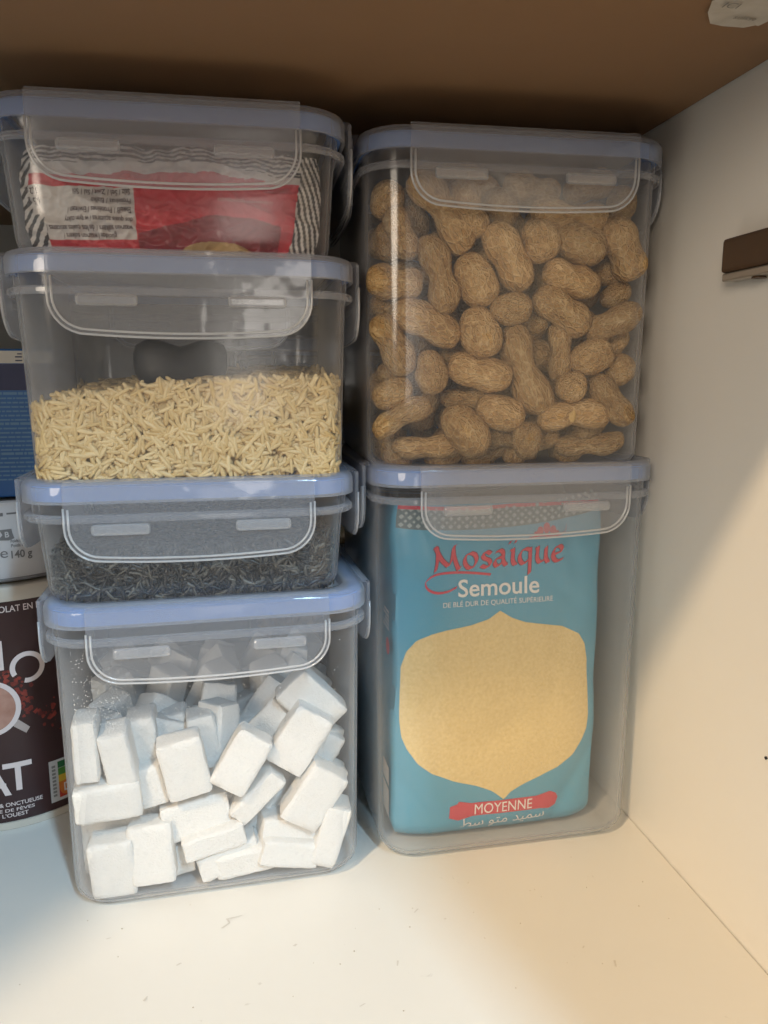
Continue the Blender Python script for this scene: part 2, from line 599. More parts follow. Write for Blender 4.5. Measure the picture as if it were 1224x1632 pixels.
# ------------------------------------------------------------------ peanuts
PEANUTS = [(-52.0, 111.2, -39.8, 15.4, 12.9, 60), (-45.6, 97.4, -47.2, 20.9, 12.2, -65), (-30.8, 104.8, -50.3, 35.4, 15.7, -50), (-19.0, 107.0, -51.2, 22.8, 14.0, -70), (-3.8, 108.9, -44.6, 16.7, 13.0, -60), (-2.0, 88.6, -50.3, 29.8, 16.1, -55), (-32.5, 80.6, -50.9, 31.2, 14.6, -75), (-15.3, 79.3, -50.3, 22.0, 16.0, -60), (-49.5, 77.9, -51.2, 22.3, 13.9, -5), (-54.0, 95.0, -40.8, 15.5, 10.9, 90), (-53.0, 69.5, -41.0, 15.7, 10.5, 0), (11.5, 95.6, -50.8, 17.7, 15.1, -70), (24.3, 106.8, -50.3, 31.8, 13.6, -5), (28.9, 94.9, -50.6, 23.1, 15.8, -20), (48.1, 93.3, -50.3, 26.6, 16.5, -60), (26.0, 80.6, -51.5, 25.3, 13.7, -15), (47.5, 85.0, -41.0, 13.7, 11.0, 10), (53.2, 112.4, -42.8, 14.9, 12.2, 80), (22.1, 67.0, -50.8, 26.6, 15.4, -35), (45.5, 63.4, -50.8, 25.6, 12.9, 25), (51.5, 75.4, -41.6, 13.8, 9.7, 30), (-36.1, 61.1, -50.6, 29.7, 15.5, -25), (-50.7, 52.7, -51.2, 25.7, 14.1, -62), (-13.2, 58.1, -50.3, 21.0, 16.3, -70), (-34.4, 41.8, -51.8, 17.7, 13.0, -80), (-13.1, 42.1, -51.2, 26.9, 14.5, -12), (-50.0, 33.1, -49.4, 16.7, 13.0, 20), (-46.4, 22.8, -52.5, 26.0, 11.5, 28), (-18.9, 17.2, -50.3, 24.6, 16.6, -50), (-3.4, 25.0, -50.1, 20.9, 14.5, -20), (-33.9, 11.7, -45.8, 29.6, 10.8, 3), (-16.3, 31.5, -41.5, 21.8, 9.8, 0), (-0.1, 13.1, -41.5, 15.5, 10.0, 0), (-0.6, 67.8, -52.0, 17.2, 12.5, 0), (8.6, 43.2, -50.3, 38.8, 16.6, -68), (22.5, 50.2, -47.0, 23.0, 10.8, -85), (36.5, 48.0, -51.3, 18.4, 14.6, 20), (52.4, 42.8, -48.8, 13.7, 12.4, 50), (27.1, 35.5, -52.3, 12.9, 12.4, 0), (46.0, 30.1, -52.3, 25.1, 12.6, -50), (29.1, 22.1, -51.8, 31.3, 13.6, 3), (8.0, 13.0, -52.5, 15.6, 11.9, 90), (39.3, 11.2, -46.1, 30.8, 10.6, 5), (55.2, 55.3, -40.8, 15.4, 11.8, 60), (13.8, 63.4, -41.0, 13.1, 10.9, 0), (19.8, 12.8, -41.5, 14.0, 10.1, 20), (-30.1, 119.5, -41.9, 23.2, 13.4, 10), (11.1, 117.8, -40.7, 23.8, 13.8, -10), (37.0, 119.6, -39.8, 21.5, 13.5, 15), (-12.7, 120.0, -37.4, 21.1, 13.2, -30)]


def mat_peanut():
    m, nt, out = new_mat('peanut_shell')
    p = N(nt, 'ShaderNodeBsdfPrincipled')
    p.inputs['Roughness'].default_value = 0.72
    p.inputs['Specular IOR Level'].default_value = 0.25
    tc = N(nt, 'ShaderNodeTexCoord')
    oi = N(nt, 'ShaderNodeObjectInfo')
    mp = N(nt, 'ShaderNodeMapping')
    mp.inputs['Scale'].default_value = (12.0, 13.0, 13.0)
    nt.links.new(tc.outputs['Object'], mp.inputs[0])
    ad = N(nt, 'ShaderNodeVectorMath', operation='ADD')
    nt.links.new(mp.outputs[0], ad.inputs[0])
    nt.links.new(oi.outputs['Random'], ad.inputs[1])
    vo = N(nt, 'ShaderNodeTexVoronoi', feature='DISTANCE_TO_EDGE')
    vo.inputs['Scale'].default_value = 0.62
    nt.links.new(ad.outputs[0], vo.inputs['Vector'])
    vr = N(nt, 'ShaderNodeMapRange')
    vr.inputs['From Max'].default_value = 0.16
    nt.links.new(vo.outputs[0], vr.inputs['Value'])
    nz = N(nt, 'ShaderNodeTexNoise')
    nz.inputs['Scale'].default_value = 3.2
    nz.inputs['Detail'].default_value = 6
    nz.inputs['Roughness'].default_value = .7
    nt.links.new(tc.outputs['Object'], nz.inputs['Vector'])
    rp = N(nt, 'ShaderNodeValToRGB')
    e = rp.color_ramp.elements
    e[0].position, e[0].color = .28, (.36, .225, .105, 1)
    e[1].position, e[1].color = .64, (.84, .61, .33, 1)
    k = rp.color_ramp.elements.new(.45)
    k.color = (.69, .455, .215, 1)
    nt.links.new(nz.outputs[0], rp.inputs[0])
    hs = N(nt, 'ShaderNodeHueSaturation')
    rv = N(nt, 'ShaderNodeMapRange')
    rv.inputs['To Min'].default_value = .72
    rv.inputs['To Max'].default_value = 1.18
    nt.links.new(oi.outputs['Random'], rv.inputs['Value'])
    nt.links.new(rv.outputs[0], hs.inputs['Value'])
    nt.links.new(rp.outputs[0], hs.inputs['Color'])
    # shell colour turns darker in the pits of the net
    pit = N(nt, 'ShaderNodeMixRGB', blend_type='MULTIPLY')
    pit.inputs[2].default_value = (.70, .62, .52, 1)
    vm = N(nt, 'ShaderNodeMath', operation='MULTIPLY')
    vm.inputs[1].default_value = .95
    nt.links.new(vr.outputs[0], vm.inputs[0])
    nt.links.new(vm.outputs[0], pit.inputs[0])
    nt.links.new(hs.outputs[0], pit.inputs[1])
    nt.links.new(pit.outputs[0], p.inputs['Base Color'])
    n2 = N(nt, 'ShaderNodeTexNoise')
    n2.inputs['Scale'].default_value = 14
    n2.inputs['Detail'].default_value = 4
    nt.links.new(tc.outputs['Object'], n2.inputs['Vector'])
    hh = N(nt, 'ShaderNodeMath', operation='MULTIPLY_ADD')
    hh.inputs[1].default_value = -.55
    nt.links.new(vr.outputs[0], hh.inputs[0])
    nt.links.new(n2.outputs[0], hh.inputs[2])
    bp = N(nt, 'ShaderNodeBump')
    bp.inputs['Strength'].default_value = 1.0
    bp.inputs['Distance'].default_value = .0009
    nt.links.new(hh.outputs[0], bp.inputs['Height'])
    nt.links.new(bp.outputs[0], p.inputs['Normal'])
    nt.links.new(p.outputs[0], out.inputs[0])
    return m


M_PEANUT = mat_peanut()


def peanut_mesh(kind, seed):
    """unit length 1 along X, unit width 1; kind 0 one seed, 1 two seeds, 2 two unequal seeds with a curve"""
    rnd = random.Random(seed)
    ns, nr = 22, 16
    rings = []
    bend = (0.02, 0.05, 0.16)[kind] * rnd.choice((-1, 1))
    waist = (0.0, .25, .35)[kind] * rnd.uniform(.7, 1.15)
    wp = rnd.uniform(.44, .58)
    tip = rnd.uniform(-.08, .08)
    for i in range(ns + 1):
        u = i / ns
        t = u * math.pi
        x = -.5 * math.cos(t)
        c = .5 + x
        env = max(0.0, math.sin(t)) ** (0.62 if kind else .78)
        r = .5 * env * (1 - waist * math.exp(-((c - wp) / .16) ** 2)) * (1 + (.13 if kind != 1 else .05) * (c - .5))
        if u > .93:
            r = max(r, .02)
        oy = bend * (1 - (2 * x) ** 2) * .9
        oz = tip * (c ** 3)
        ring = []
        for k in range(nr):
            a = 2 * math.pi * k / nr
            d = 1 + .035 * math.cos(10 * a) * env
            nzv = noise.noise(Vector((x * 3 + seed, math.cos(a) * 1.3, math.sin(a) * 1.3))) * .14
            rr = r * (d + nzv)
            ring.append((x, oy + rr * math.cos(a), oz + rr * math.sin(a)))
        rings.append(ring)
    v, f = loft(rings)
    me = bpy.data.meshes.new('peanut')
    me.from_pydata(v, [], f)
    me.materials.append(M_PEANUT)
    me.polygons.foreach_set('use_smooth', [True] * len(me.polygons))
    return me


PM = {(k, s): peanut_mesh(k, s * 3.7 + k) for k in range(3) for s in range(4)}
PEA_C = Vector((.1130, .3670, .1754))
pea_rot = Matrix.Rotation(math.radians(-1), 4, 'Z')


def add_peanut(x, z, y, L, W, ang, label, tilt=0.0, kind=None):
    ratio = L / W
    if kind is None:
        kind = 0 if ratio < 1.5 else (1 if ratio < 2.05 else 2)
    o = bpy.data.objects.new('peanut', PM[(kind, random.randrange(4))])
    link(o)
    M = Matrix.Translation(PEA_C) @ pea_rot @ Matrix.Translation(Vector((x, y, z)) * MM)
    M = M @ Matrix.Rotation(-math.radians(ang), 4, 'Y') @ Matrix.Rotation(math.radians(tilt), 4, 'Z') @ Matrix.Rotation(random.uniform(0, 6.28) if kind == 0 else math.pi / 2 * random.choice((1, -1)) + random.uniform(-.5, .5), 4, 'X')
    M = M @ Matrix.Diagonal((L * MM * 1.04, W * MM * 1.06, W * MM * 1.06, 1))
    o.matrix_world = M
    tag(o, label, 'peanut', 'unshelled peanuts in the container')
    return o


SPECIAL = {2: 'long two-seed peanut slanting under the left end of the latch', 5: 'broad slanting peanut at the middle of the upper heap', 6: 'upright two-seed peanut in the second column from the left',
           12: 'two-lobed peanut lying flat just below the right half of the latch', 34: 'longest peanut, steep and two-lobed with a narrow waist', 40: 'flat horizontal peanut with a pale torn patch near the bottom',
           28: 'pale slanting peanut near the bottom left', 38: 'peanut seen end-on as a small disc', 25: 'horizontal two-lobed peanut left of the longest one', 21: 'smooth peanut slanting down at the left middle',
           14: 'stout peanut against the right side below the latch', 39: 'curved peanut at the lower right side'}
USED = set()


def where(x, z, zmax, w=50.0):
    col = ('at the left side', 'left of the middle', 'in the middle', 'right of the middle', 'at the right side')[min(4, max(0, int((x + w) / (2 * w) * 5)))]
    row = ('in the bottom row', 'low down', 'at mid height', 'high up', 'just under the latch')[min(4, max(0, int(z / zmax * 5)))]
    return row + ' ' + col


def unique(base):
    s, k = base, 1
    while s in USED:
        k += 1
        s = base + ', ' + ('', '', 'next to its like', 'half hidden', 'tucked between others', 'partly covered')[min(k, 5)]
        if k > 5:
            break
    USED.add(s)
    return s


def nut_words(L, W, a):
    shape = 'round one-seed' if L / W < 1.3 else ('plump' if L / W < 1.7 else ('two-lobed' if L / W < 2.2 else 'slender'))
    a = ((a + 90) % 180) - 90
    turn = 'level' if abs(a) < 22 else ('upright' if abs(a) > 66 else ('rising' if a > 0 else 'slanting'))
    return turn + ' ' + shape


for i, (x, z, y, L, W, a) in enumerate(PEANUTS):
    front = y < -48
    lab = SPECIAL.get(i) or unique(nut_words(L, W, a) + (' peanut ' if front else ' peanut showing in a gap ') + where(x, z, 120))
    pn = add_peanut(max(-50.5, min(50.5, x)), z, y, L, W, a, lab, tilt=random.uniform(-8, 8))
    if i == 40:
        # torn outer skin on this shell
        bm = bmesh.new()
        M_PATCH = solid('peanut_torn_skin', (.62, .42, .18), .8)
        ring = [bm.verts.new(((x - 3 + 2.0 * math.cos(t) * random.uniform(.5, 1.2)) * MM, (y - W * .52) * MM, (z + 1.5 + 3.0 * math.sin(t) * random.uniform(.6, 1.1)) * MM)) for t in [k * 6.283 / 9 for k in range(9)]]
        c = bm.verts.new(((x - 3) * MM, (y - W * .6) * MM, (z + 1.5) * MM))
        for k in range(9):
            bm.faces.new((ring[k], ring[(k + 1) % 9], c))
        pt = bm_obj('torn_skin', bm, M_PATCH, pn)
        pt.matrix_parent_inverse = pn.matrix_world.inverted()
        pt.matrix_world = Matrix.Translation(PEA_C) @ pea_rot
rl = random.Random(3)
for layer in range(2):
    yy = -33 + layer * 17.5
    for gz in range(8):
        for gx in range(5):
            x = -42 + gx * 21 + rl.uniform(-4, 4) + (5 if gz % 2 else -5)
            z = 10 + gz * 14 + rl.uniform(-3, 3)
            L, W = rl.uniform(19, 28), rl.uniform(12, 15)
            x = max(-46, min(46, x))
            add_peanut(x, z, yy + rl.uniform(-3, 3), L, W, rl.uniform(-80, 80), 'tan unshelled peanut deep in the heap behind the front ones', tilt=rl.uniform(-25, 25))

# ------------------------------------------------------------------ sugar cubes
SUGAR = [(-51.0, 68.2, -51.0, 10.3, 26.9, 0), (-39.0, 63.7, -51.0, 11.7, 24.6, 8), (-30.2, 65.3, -38.5, 12.1, 19.4, 6), (-27.3, 47.2, -44.8, 12.1, 17.7, 12), (-13.4, 56.6, -51.0, 18.5, 26.9, 10), (-18.2, 62.9, -26.0, 11.8, 14.1, 8), (-5.5, 59.9, -36.0, 11.0, 24.3, 8), (-44.7, 45.5, -51.0, 15.1, 26.6, 92), (-45.9, 55.0, 24.0, 20.4, 22.3, -14), (-16.6, 52.4, 24.0, 20.7, 12.9, 0), (10.2, 56.1, -51.0, 16.0, 26.2, -32), (35.0, 61.8, -47.3, 18.0, 28.4, -33), (48.7, 74.3, -38.5, 17.4, 28.0, 44), (35.3, 64.8, 11.5, 13.4, 35.1, -14), (16.0, 38.3, -47.3, 10.9, 26.8, -45), (40.3, 36.7, -51.0, 17.6, 28.5, -34), (50.7, 32.1, -36.0, 17.3, 25.9, -30), (53.2, 48.3, -31.0, 13.4, 17.4, -30), (30.1, 18.0, -46.0, 14.0, 27.4, 80), (28.7, 7.9, -51.0, 12.7, 25.4, 75), (49.0, 12.2, -51.0, 12.8, 27.3, -18), (10.4, -5.2, -41.0, 13.0, 26.7, 98), (-2.9, 21.9, -51.0, 10.3, 26.5, 100), (2.8, 11.2, -48.5, 12.6, 26.3, 104), (-9.9, 30.8, -46.0, 16.3, 27.7, 98), (-27.7, 19.8, -51.0, 18.1, 26.7, 3), (-43.6, 12.9, -51.0, 17.5, 26.5, 2), (-24.6, -5.1, -36.0, 14.7, 26.8, 94), (-45.9, 20.6, -32.2, 12.8, 16.7, 92), (-56.1, 8.7, -31.0, 11.2, 25.2, 0), (7.3, 56.7, 24.0, 16.3, 32.6, 100), (21.3, 55.8, 5.3, 15.7, 31.3, 110), (1.8, 53.8, -13.5, 14.8, 29.6, 75), (22.3, 53.7, -13.5, 14.9, 29.9, 100), (-12.2, 36.1, -31.0, 14.1, 27.7, 40), (23.7, 18.3, -31.0, 14.5, 28.4, 30), (-10.7, 4.9, -31.0, 14.4, 28.1, 10), (34.7, -18.5, -28.5, 13.8, 29.3, 95), (-34.4, 30.0, -29.8, 14.1, 27.5, 20)]


def mat_sugar():
    m, nt, out = new_mat('sugar')
    p = N(nt, 'ShaderNodeBsdfPrincipled')
    p.inputs['Base Color'].default_value = (.80, .775, .73, 1)
    p.inputs['Roughness'].default_value = .6
    p.inputs['Specular IOR Level'].default_value = .4
    tc = N(nt, 'ShaderNodeTexCoord')
    vo = N(nt, 'ShaderNodeTexVoronoi')
    vo.inputs['Scale'].default_value = 1100
    nt.links.new(tc.outputs['Object'], vo.inputs['Vector'])
    bp = N(nt, 'ShaderNodeBump')
    bp.inputs['Strength'].default_value = .32
    bp.inputs['Distance'].default_value = .0006
    nt.links.new(vo.outputs['Distance'], bp.inputs['Height'])
    nt.links.new(bp.outputs[0], p.inputs['Normal'])
    # a few glittering crystals
    rp = N(nt, 'ShaderNodeValToRGB')
    rp.color_ramp.elements[0].position = .06
    rp.color_ramp.elements[1].position = .12
    rp.color_ramp.elements[0].color = (.15, .15, .15, 1)
    rp.color_ramp.elements[1].color = (.65, .65, .65, 1)
    nt.links.new(vo.outputs['Color'], rp.inputs[0])
    nt.links.new(rp.outputs[0], p.inputs['Roughness'])
    # crystal facets: each cell leans its own way and mirrors a little
    v2 = N(nt, 'ShaderNodeTexVoronoi')
    v2.inputs['Scale'].default_value = 900
    nt.links.new(tc.outputs['Object'], v2.inputs['Vector'])
    sb = N(nt, 'ShaderNodeVectorMath', operation='SUBTRACT')
    sb.inputs[1].default_value = (.5, .5, .5)
    nt.links.new(v2.outputs['Color'], sb.inputs[0])
    sc_ = N(nt, 'ShaderNodeVectorMath', operation='SCALE')
    sc_.inputs['Scale'].default_value = 1.5
    nt.links.new(sb.outputs[0], sc_.inputs[0])
    ge = N(nt, 'ShaderNodeNewGeometry')
    ad = N(nt, 'ShaderNodeVectorMath', operation='ADD')
    nt.links.new(ge.outputs['Normal'], ad.inputs[0])
    nt.links.new(sc_.outputs[0], ad.inputs[1])
    nm = N(nt, 'ShaderNodeVectorMath', operation='NORMALIZE')
    nt.links.new(ad.outputs[0], nm.inputs[0])
    gl = N(nt, 'ShaderNodeBsdfGlossy')
    gl.inputs['Roughness'].default_value = .16
    nt.links.new(nm.outputs[0], gl.inputs['Normal'])
    mx = N(nt, 'ShaderNodeMixShader')
    sr = N(nt, 'ShaderNodeSeparateColor')
    nt.links.new(v2.outputs['Color'], sr.inputs[0])
    lt = N(nt, 'ShaderNodeMath', operation='LESS_THAN')
    lt.inputs[1].default_value = .05
    nt.links.new(sr.outputs[2], lt.inputs[0])
    ml = N(nt, 'ShaderNodeMath', operation='MULTIPLY')
    ml.inputs[1].default_value = .06
    nt.links.new(lt.outputs[0], ml.inputs[0])
    nt.links.new(ml.outputs[0], mx.inputs[0])
    nt.links.new(p.outputs[0], mx.inputs[1])
    nt.links.new(gl.outputs[0], mx.inputs[2])
    nt.links.new(mx.outputs[0], out.inputs[0])
    return m


M_SUGAR = mat_sugar()
CUBES = {}


def cube_mesh(w, h, d, seed):
    key = (round(w / 2) * 2, round(h / 2) * 2, round(d / 2) * 2, seed % 3)
    if key not in CUBES:
        w, h, d = key[0] * MM, key[1] * MM, key[2] * MM
        bm = box_bm(-w / 2, w / 2, -d / 2, d / 2, -h / 2, h / 2)
        bmesh.ops.subdivide_edges(bm, edges=list(bm.edges), cuts=9, use_grid_fill=True)
        rnd = Vector((key[3] * 5.1 + key[0], key[1], 0))
        for v in bm.verts:
            c = v.co
            n = [abs(c.x) > w / 2 - 1e-5, abs(c.y) > d / 2 - 1e-5, abs(c.z) > h / 2 - 1e-5]
            k = sum(n)
            if k >= 2:
                e = 0.00042 if k == 2 else 0.00075
                e *= 1 + 1.3 * max(0, noise.noise(c * 260 + rnd))
                if n[0]:
                    c.x -= math.copysign(e, c.x)
                if n[1]:
                    c.y -= math.copysign(e, c.y)
                if n[2]:
                    c.z -= math.copysign(e, c.z)
            q = noise.noise_vector(c * 420 + rnd) * .00022 + noise.noise_vector(c * 90 + rnd) * .0003
            v.co = c + q
        me = bpy.data.meshes.new('sugar_cube')
        bm.to_mesh(me)
        bm.free()
        me.materials.append(M_SUGAR)
        me.polygons.foreach_set('use_smooth', [True] * len(me.polygons))
        me.set_sharp_from_angle(angle=math.radians(38))
        CUBES[key] = me
    return CUBES[key]


SUG_M = Matrix.Translation((-.0165, .3592, 0)) @ Matrix.Rotation(math.radians(2.2), 4, 'Z')
S_LABEL = {0: 'upright narrow sugar cube, leftmost of the upper front row', 4: 'large slightly tilted sugar cube in the upper middle', 7: 'sugar cube lying flat against the left side', 10: 'leaning sugar cube right of the large tilted one',
           11: 'leaning sugar cube with its corner up, right of centre', 12: 'sugar cube leaning on the right wall at the top of the heap', 14: 'narrow sugar cube slanting up in the middle', 15: 'broad leaning sugar cube at the right middle',
           20: 'upright sugar cube in the bottom right corner', 21: 'sugar cube lying on the container floor at the middle', 22: 'upper of two flat sugar cubes stacked at the lower middle', 23: 'lower of two flat sugar cubes stacked at the lower middle',
           24: 'wide flat sugar cube in the centre', 25: 'upright broad sugar cube left of the flat pair', 26: 'upright broad sugar cube in the bottom left corner', 18: 'upper flat sugar cube beside the bottom right corner one',
           19: 'lower flat sugar cube beside the bottom right corner one', 13: 'upright sugar cube rising at the back under the latch'}
rs = random.Random(11)


def add_cube(x, z, y, w, h, d, a, label, tx=0, tz=0, seed=0):
    o = bpy.data.objects.new('sugar_cube', cube_mesh(w, h, d, seed))
    link(o)
    rad = abs(math.radians(a))
    half = abs(h / 2 * math.cos(rad)) + abs(w / 2 * math.sin(rad))
    hx = abs(h / 2 * math.sin(rad)) + abs(w / 2 * math.cos(rad))
    z = max(z, half + 2.4)
    x = max(-57.5 + hx, min(57.5 - hx, x))
    o.matrix_world = SUG_M @ Matrix.Translation(Vector((x, y, z)) * MM) @ Matrix.Rotation(-math.radians(a), 4, 'Y') @ Matrix.Rotation(math.radians(tx), 4, 'X') @ Matrix.Rotation(math.radians(tz), 4, 'Z')
    return tag(o, label, 'sugar cube', 'sugar cubes heaped in the container')


for i, (x, z, y, w, h, a) in enumerate(SUGAR):
    if i in (21, 27):
        y = -49.5 if i == 21 else -44.0
    d = 12.0 if w > 14 else 17.0
    lab = S_LABEL.get(i) or unique(('sugar cube behind others ' if y > -46 else 'sugar cube against the front ') + where(x, z, 110).replace('just under the latch', 'high up'))
    add_cube(x, z, y + (0 if d < 14 else 1.8), w, h, d, a, lab, tx=rs.uniform(-3, 7), tz=rs.uniform(-6, 6), seed=i)
for layer in range(5):
    for gz in range(4):
        for gx in range(5):
            a = rs.uniform(-70, 70)
            add_cube(-46 + gx * 23 + rs.uniform(-3, 3), 9 + gz * (17 if layer < 2 else 18.5) + rs.uniform(-2, 2), -32 + layer * 18 + rs.uniform(-2, 2), 17, 27, 12, a, 'white sugar cube deep in the heap behind the front cubes', tx=rs.uniform(-20, 20), tz=rs.uniform(-60, 60), seed=rs.randrange(9))

# crumbs of sugar on the inside of the front wall
verts, faces = [], []
for k in range(700):
    x = rs.uniform(-52, 52) if rs.random() < .4 else rs.gauss(-42, 7)
    z = rs.uniform(80, 112) if rs.random() < .75 else rs.uniform(20, 100)
    x = max(-53, min(53, x))
    s = rs.uniform(.08, .25) * MM
    y = -(60.0 + (61.2 - 60.0) * z / 128) * MM + .00135
    b = len(verts)
    c = Vector((x * MM, y, z * MM))
    for q in ((s, 0, 0), (-s, 0, 0), (0, s * .7, 0), (0, 0, s), (0, 0, -s)):
        verts.append(tuple(SUG_M @ (c + Vector(q))))
    faces += [(b, b + 2, b + 3), (b + 2, b + 1, b + 3), (b + 2, b, b + 4), (b + 1, b + 2, b + 4), (b, b + 3, b + 1), (b, b + 1, b + 4)]
sd = mesh_obj('sugar_dust', verts, faces, M_SUGAR, smooth=False)
tag(sd, 'fine sugar dust clinging inside the sugar container', 'sugar dust', kind='stuff')


# ------------------------------------------------------------------ loose grain heaps (uncountable)
def grain_template(n=6, m=4):
    """spindle along X, length 1, width 1"""
    v = [(-.5, 0, 0)]
    f = []
    for i in range(1, m):
        t = math.pi * i / m
        for k in range(n):
            a = 2 * math.pi * k / n
            v.append((-.5 * math.cos(t), .5 * math.sin(t) ** .62 * math.cos(a), .5 * math.sin(t) ** .62 * math.sin(a)))
    v.append((.5, 0, 0))
    for k in range(n):
        f.append((0, 1 + (k + 1) % n, 1 + k, -1))
        b = 1 + (m - 2) * n
        f.append((b + k, b + (k + 1) % n, len(v) - 1, -1))
    for i in range(m - 2):
        for k in range(n):
            a, b = 1 + i * n + k, 1 + i * n + (k + 1) % n
            f.append((a, b, b + n, a + n))
    return np.array(v), f


def heap(name, mat, base_m, pts, sizes, rng, template, flat=0.5, curl=0.0, half=0.058):
    """pts: local positions with a normal; joined grains lying roughly in the plane across that normal"""
    tv, tf = template
    nv = len(tv)
    V = np.zeros((len(pts) * nv, 3))
    val = np.zeros(len(pts) * nv)
    faces = []
    R3 = np.array(base_m.to_3x3())
    T3 = np.array(base_m.translation)
    for i, (p, nrm) in enumerate(pts):
        L, W, Th = sizes(rng)
        nrm = Vector(nrm).normalized()
        t = Vector((rng.gauss(0, 1), rng.gauss(0, 1), rng.gauss(0, 1)))
        t = (t - nrm * t.dot(nrm) * (1 - flat)).normalized()
        s = t.cross(Vector((rng.gauss(0, 1), rng.gauss(0, 1), rng.gauss(0, 1)))).normalized()
        u = t.cross(s)
        A = np.array([t, s, u])
        q = tv * np.array([L, W, Th])
        if curl:
            c = curl * rng.uniform(-1, 1)
            q = q.copy()
            q[:, 1] += c * L * (tv[:, 0] ** 2) * 4
            q[:, 2] += c * .5 * L * np.sin(tv[:, 0] * 6)
        w = q @ A + np.array(p)
        # stay inside the container wall
        rr_ = 0.0125
        lim = half - max(0.0, .006 - p[2]) * .35
        np.clip(w[:, :2], -lim, lim, out=w[:, :2])
        ex = np.abs(w[:, 0]) - (lim - rr_)
        ey = np.abs(w[:, 1]) - (lim - rr_)
        cor = (ex > 0) & (ey > 0)
        if cor.any():
            dd = np.hypot(ex, ey)
            over = cor & (dd > rr_)
            if over.any():
                kf = rr_ / dd[over]
                w[over, 0] = np.sign(w[over, 0]) * (lim - rr_ + ex[over] * kf)
                w[over, 1] = np.sign(w[over, 1]) * (lim - rr_ + ey[over] * kf)
        w[:, 2] = np.maximum(w[:, 2], .0021)
        V[i * nv:(i + 1) * nv] = w @ R3.T + T3
        val[i * nv:(i + 1) * nv] = rng.random()
        b = i * nv
        for fa in tf:
            faces.append(tuple(b + k for k in fa if k >= 0))
    me = bpy.data.meshes.new(name)
    me.from_pydata(V.tolist(), [], faces)
    at = me.attributes.new('shade', 'FLOAT', 'POINT')
    at.data.foreach_set('value', val)
    me.polygons.foreach_set('use_smooth', [True] * len(me.polygons))
    me.materials.append(mat)
    o = bpy.data.objects.new(name, me)
    return link(o)


def mat_grain(name, c0, c1, rough=.5, sss=0.0, spec=.4, mid=None):
    m, nt, out = new_mat(name)
    p = N(nt, 'ShaderNodeBsdfPrincipled')
    p.inputs['Roughness'].default_value = rough
    p.inputs['Specular IOR Level'].default_value = spec
    if sss:
        p.inputs['Subsurface Weight'].default_value = sss
        p.inputs['Subsurface Radius'].default_value = (1, .8, .5)
        p.inputs['Subsurface Scale'].default_value = .002
    at = N(nt, 'ShaderNodeAttribute', attribute_name='shade')
    rp = N(nt, 'ShaderNodeValToRGB')
    rp.color_ramp.elements[0].color = (*c0, 1)
    rp.color_ramp.elements[1].color = (*c1, 1)
    if mid:
        rp.color_ramp.elements.new(mid[0]).color = (*mid[1], 1)
    nt.links.new(at.outputs['Fac'], rp.inputs[0])
    nt.links.new(rp.outputs[0], p.inputs['Base Color'])
    nt.links.new(p.outputs[0], out.inputs[0])
    return m


def heap_points(rng, half, z0, top_fn, n_front, n_side, n_top, inset=1.2, thick=2.5):
    """random points over front, both sides and top of a heap filling a box of half width `half` (mm)"""
    pts = []
    h = half - inset
    rad = 12.0
    for k in range(n_front + n_side):
        s = rng.uniform(0, 3) if k >= n_front else 1.0 + rng.random()
        # walk the outline: 0-1 left side, 1-2 front, 2-3 right side
        e = (s % 1.0) * 2 - 1
        x, y = ((-h, -e * h), (e * h, -h), (h, e * h))[min(2, int(s))]
        nx, ny = ((-1, 0), (0, -1), (1, 0))[min(2, int(s))]
        ex, ey = abs(x) - (h - rad), abs(y) - (h - rad)
        if ex > 0 and ey > 0:
            dd = math.hypot(ex, ey)
            nx, ny = math.copysign(ex / dd, x), math.copysign(ey / dd, y)
            x, y = math.copysign(h - rad, x) + nx * rad, math.copysign(h - rad, y) + ny * rad
        z = z0 + (rng.random() ** .95) * (top_fn(x, y) - z0)
        dep = rng.uniform(0, thick) + max(0, 6.5 - z) ** 2 * .10
        pts.append((Vector((x - nx * dep, y - ny * dep, z)) * MM, (nx, ny, 0.001)))
    for k in range(n_top):
        x, y = rng.uniform(-h + 1, h - 1), rng.uniform(-h + 1, h - 1)
        if abs(x) > h - 8 and abs(y) > h - 8:
            x *= .9
            y *= .9
        pts.append((Vector((x, y, top_fn(x, y) - rng.uniform(0, thick))) * MM, (0, 0, 1)))
    return pts


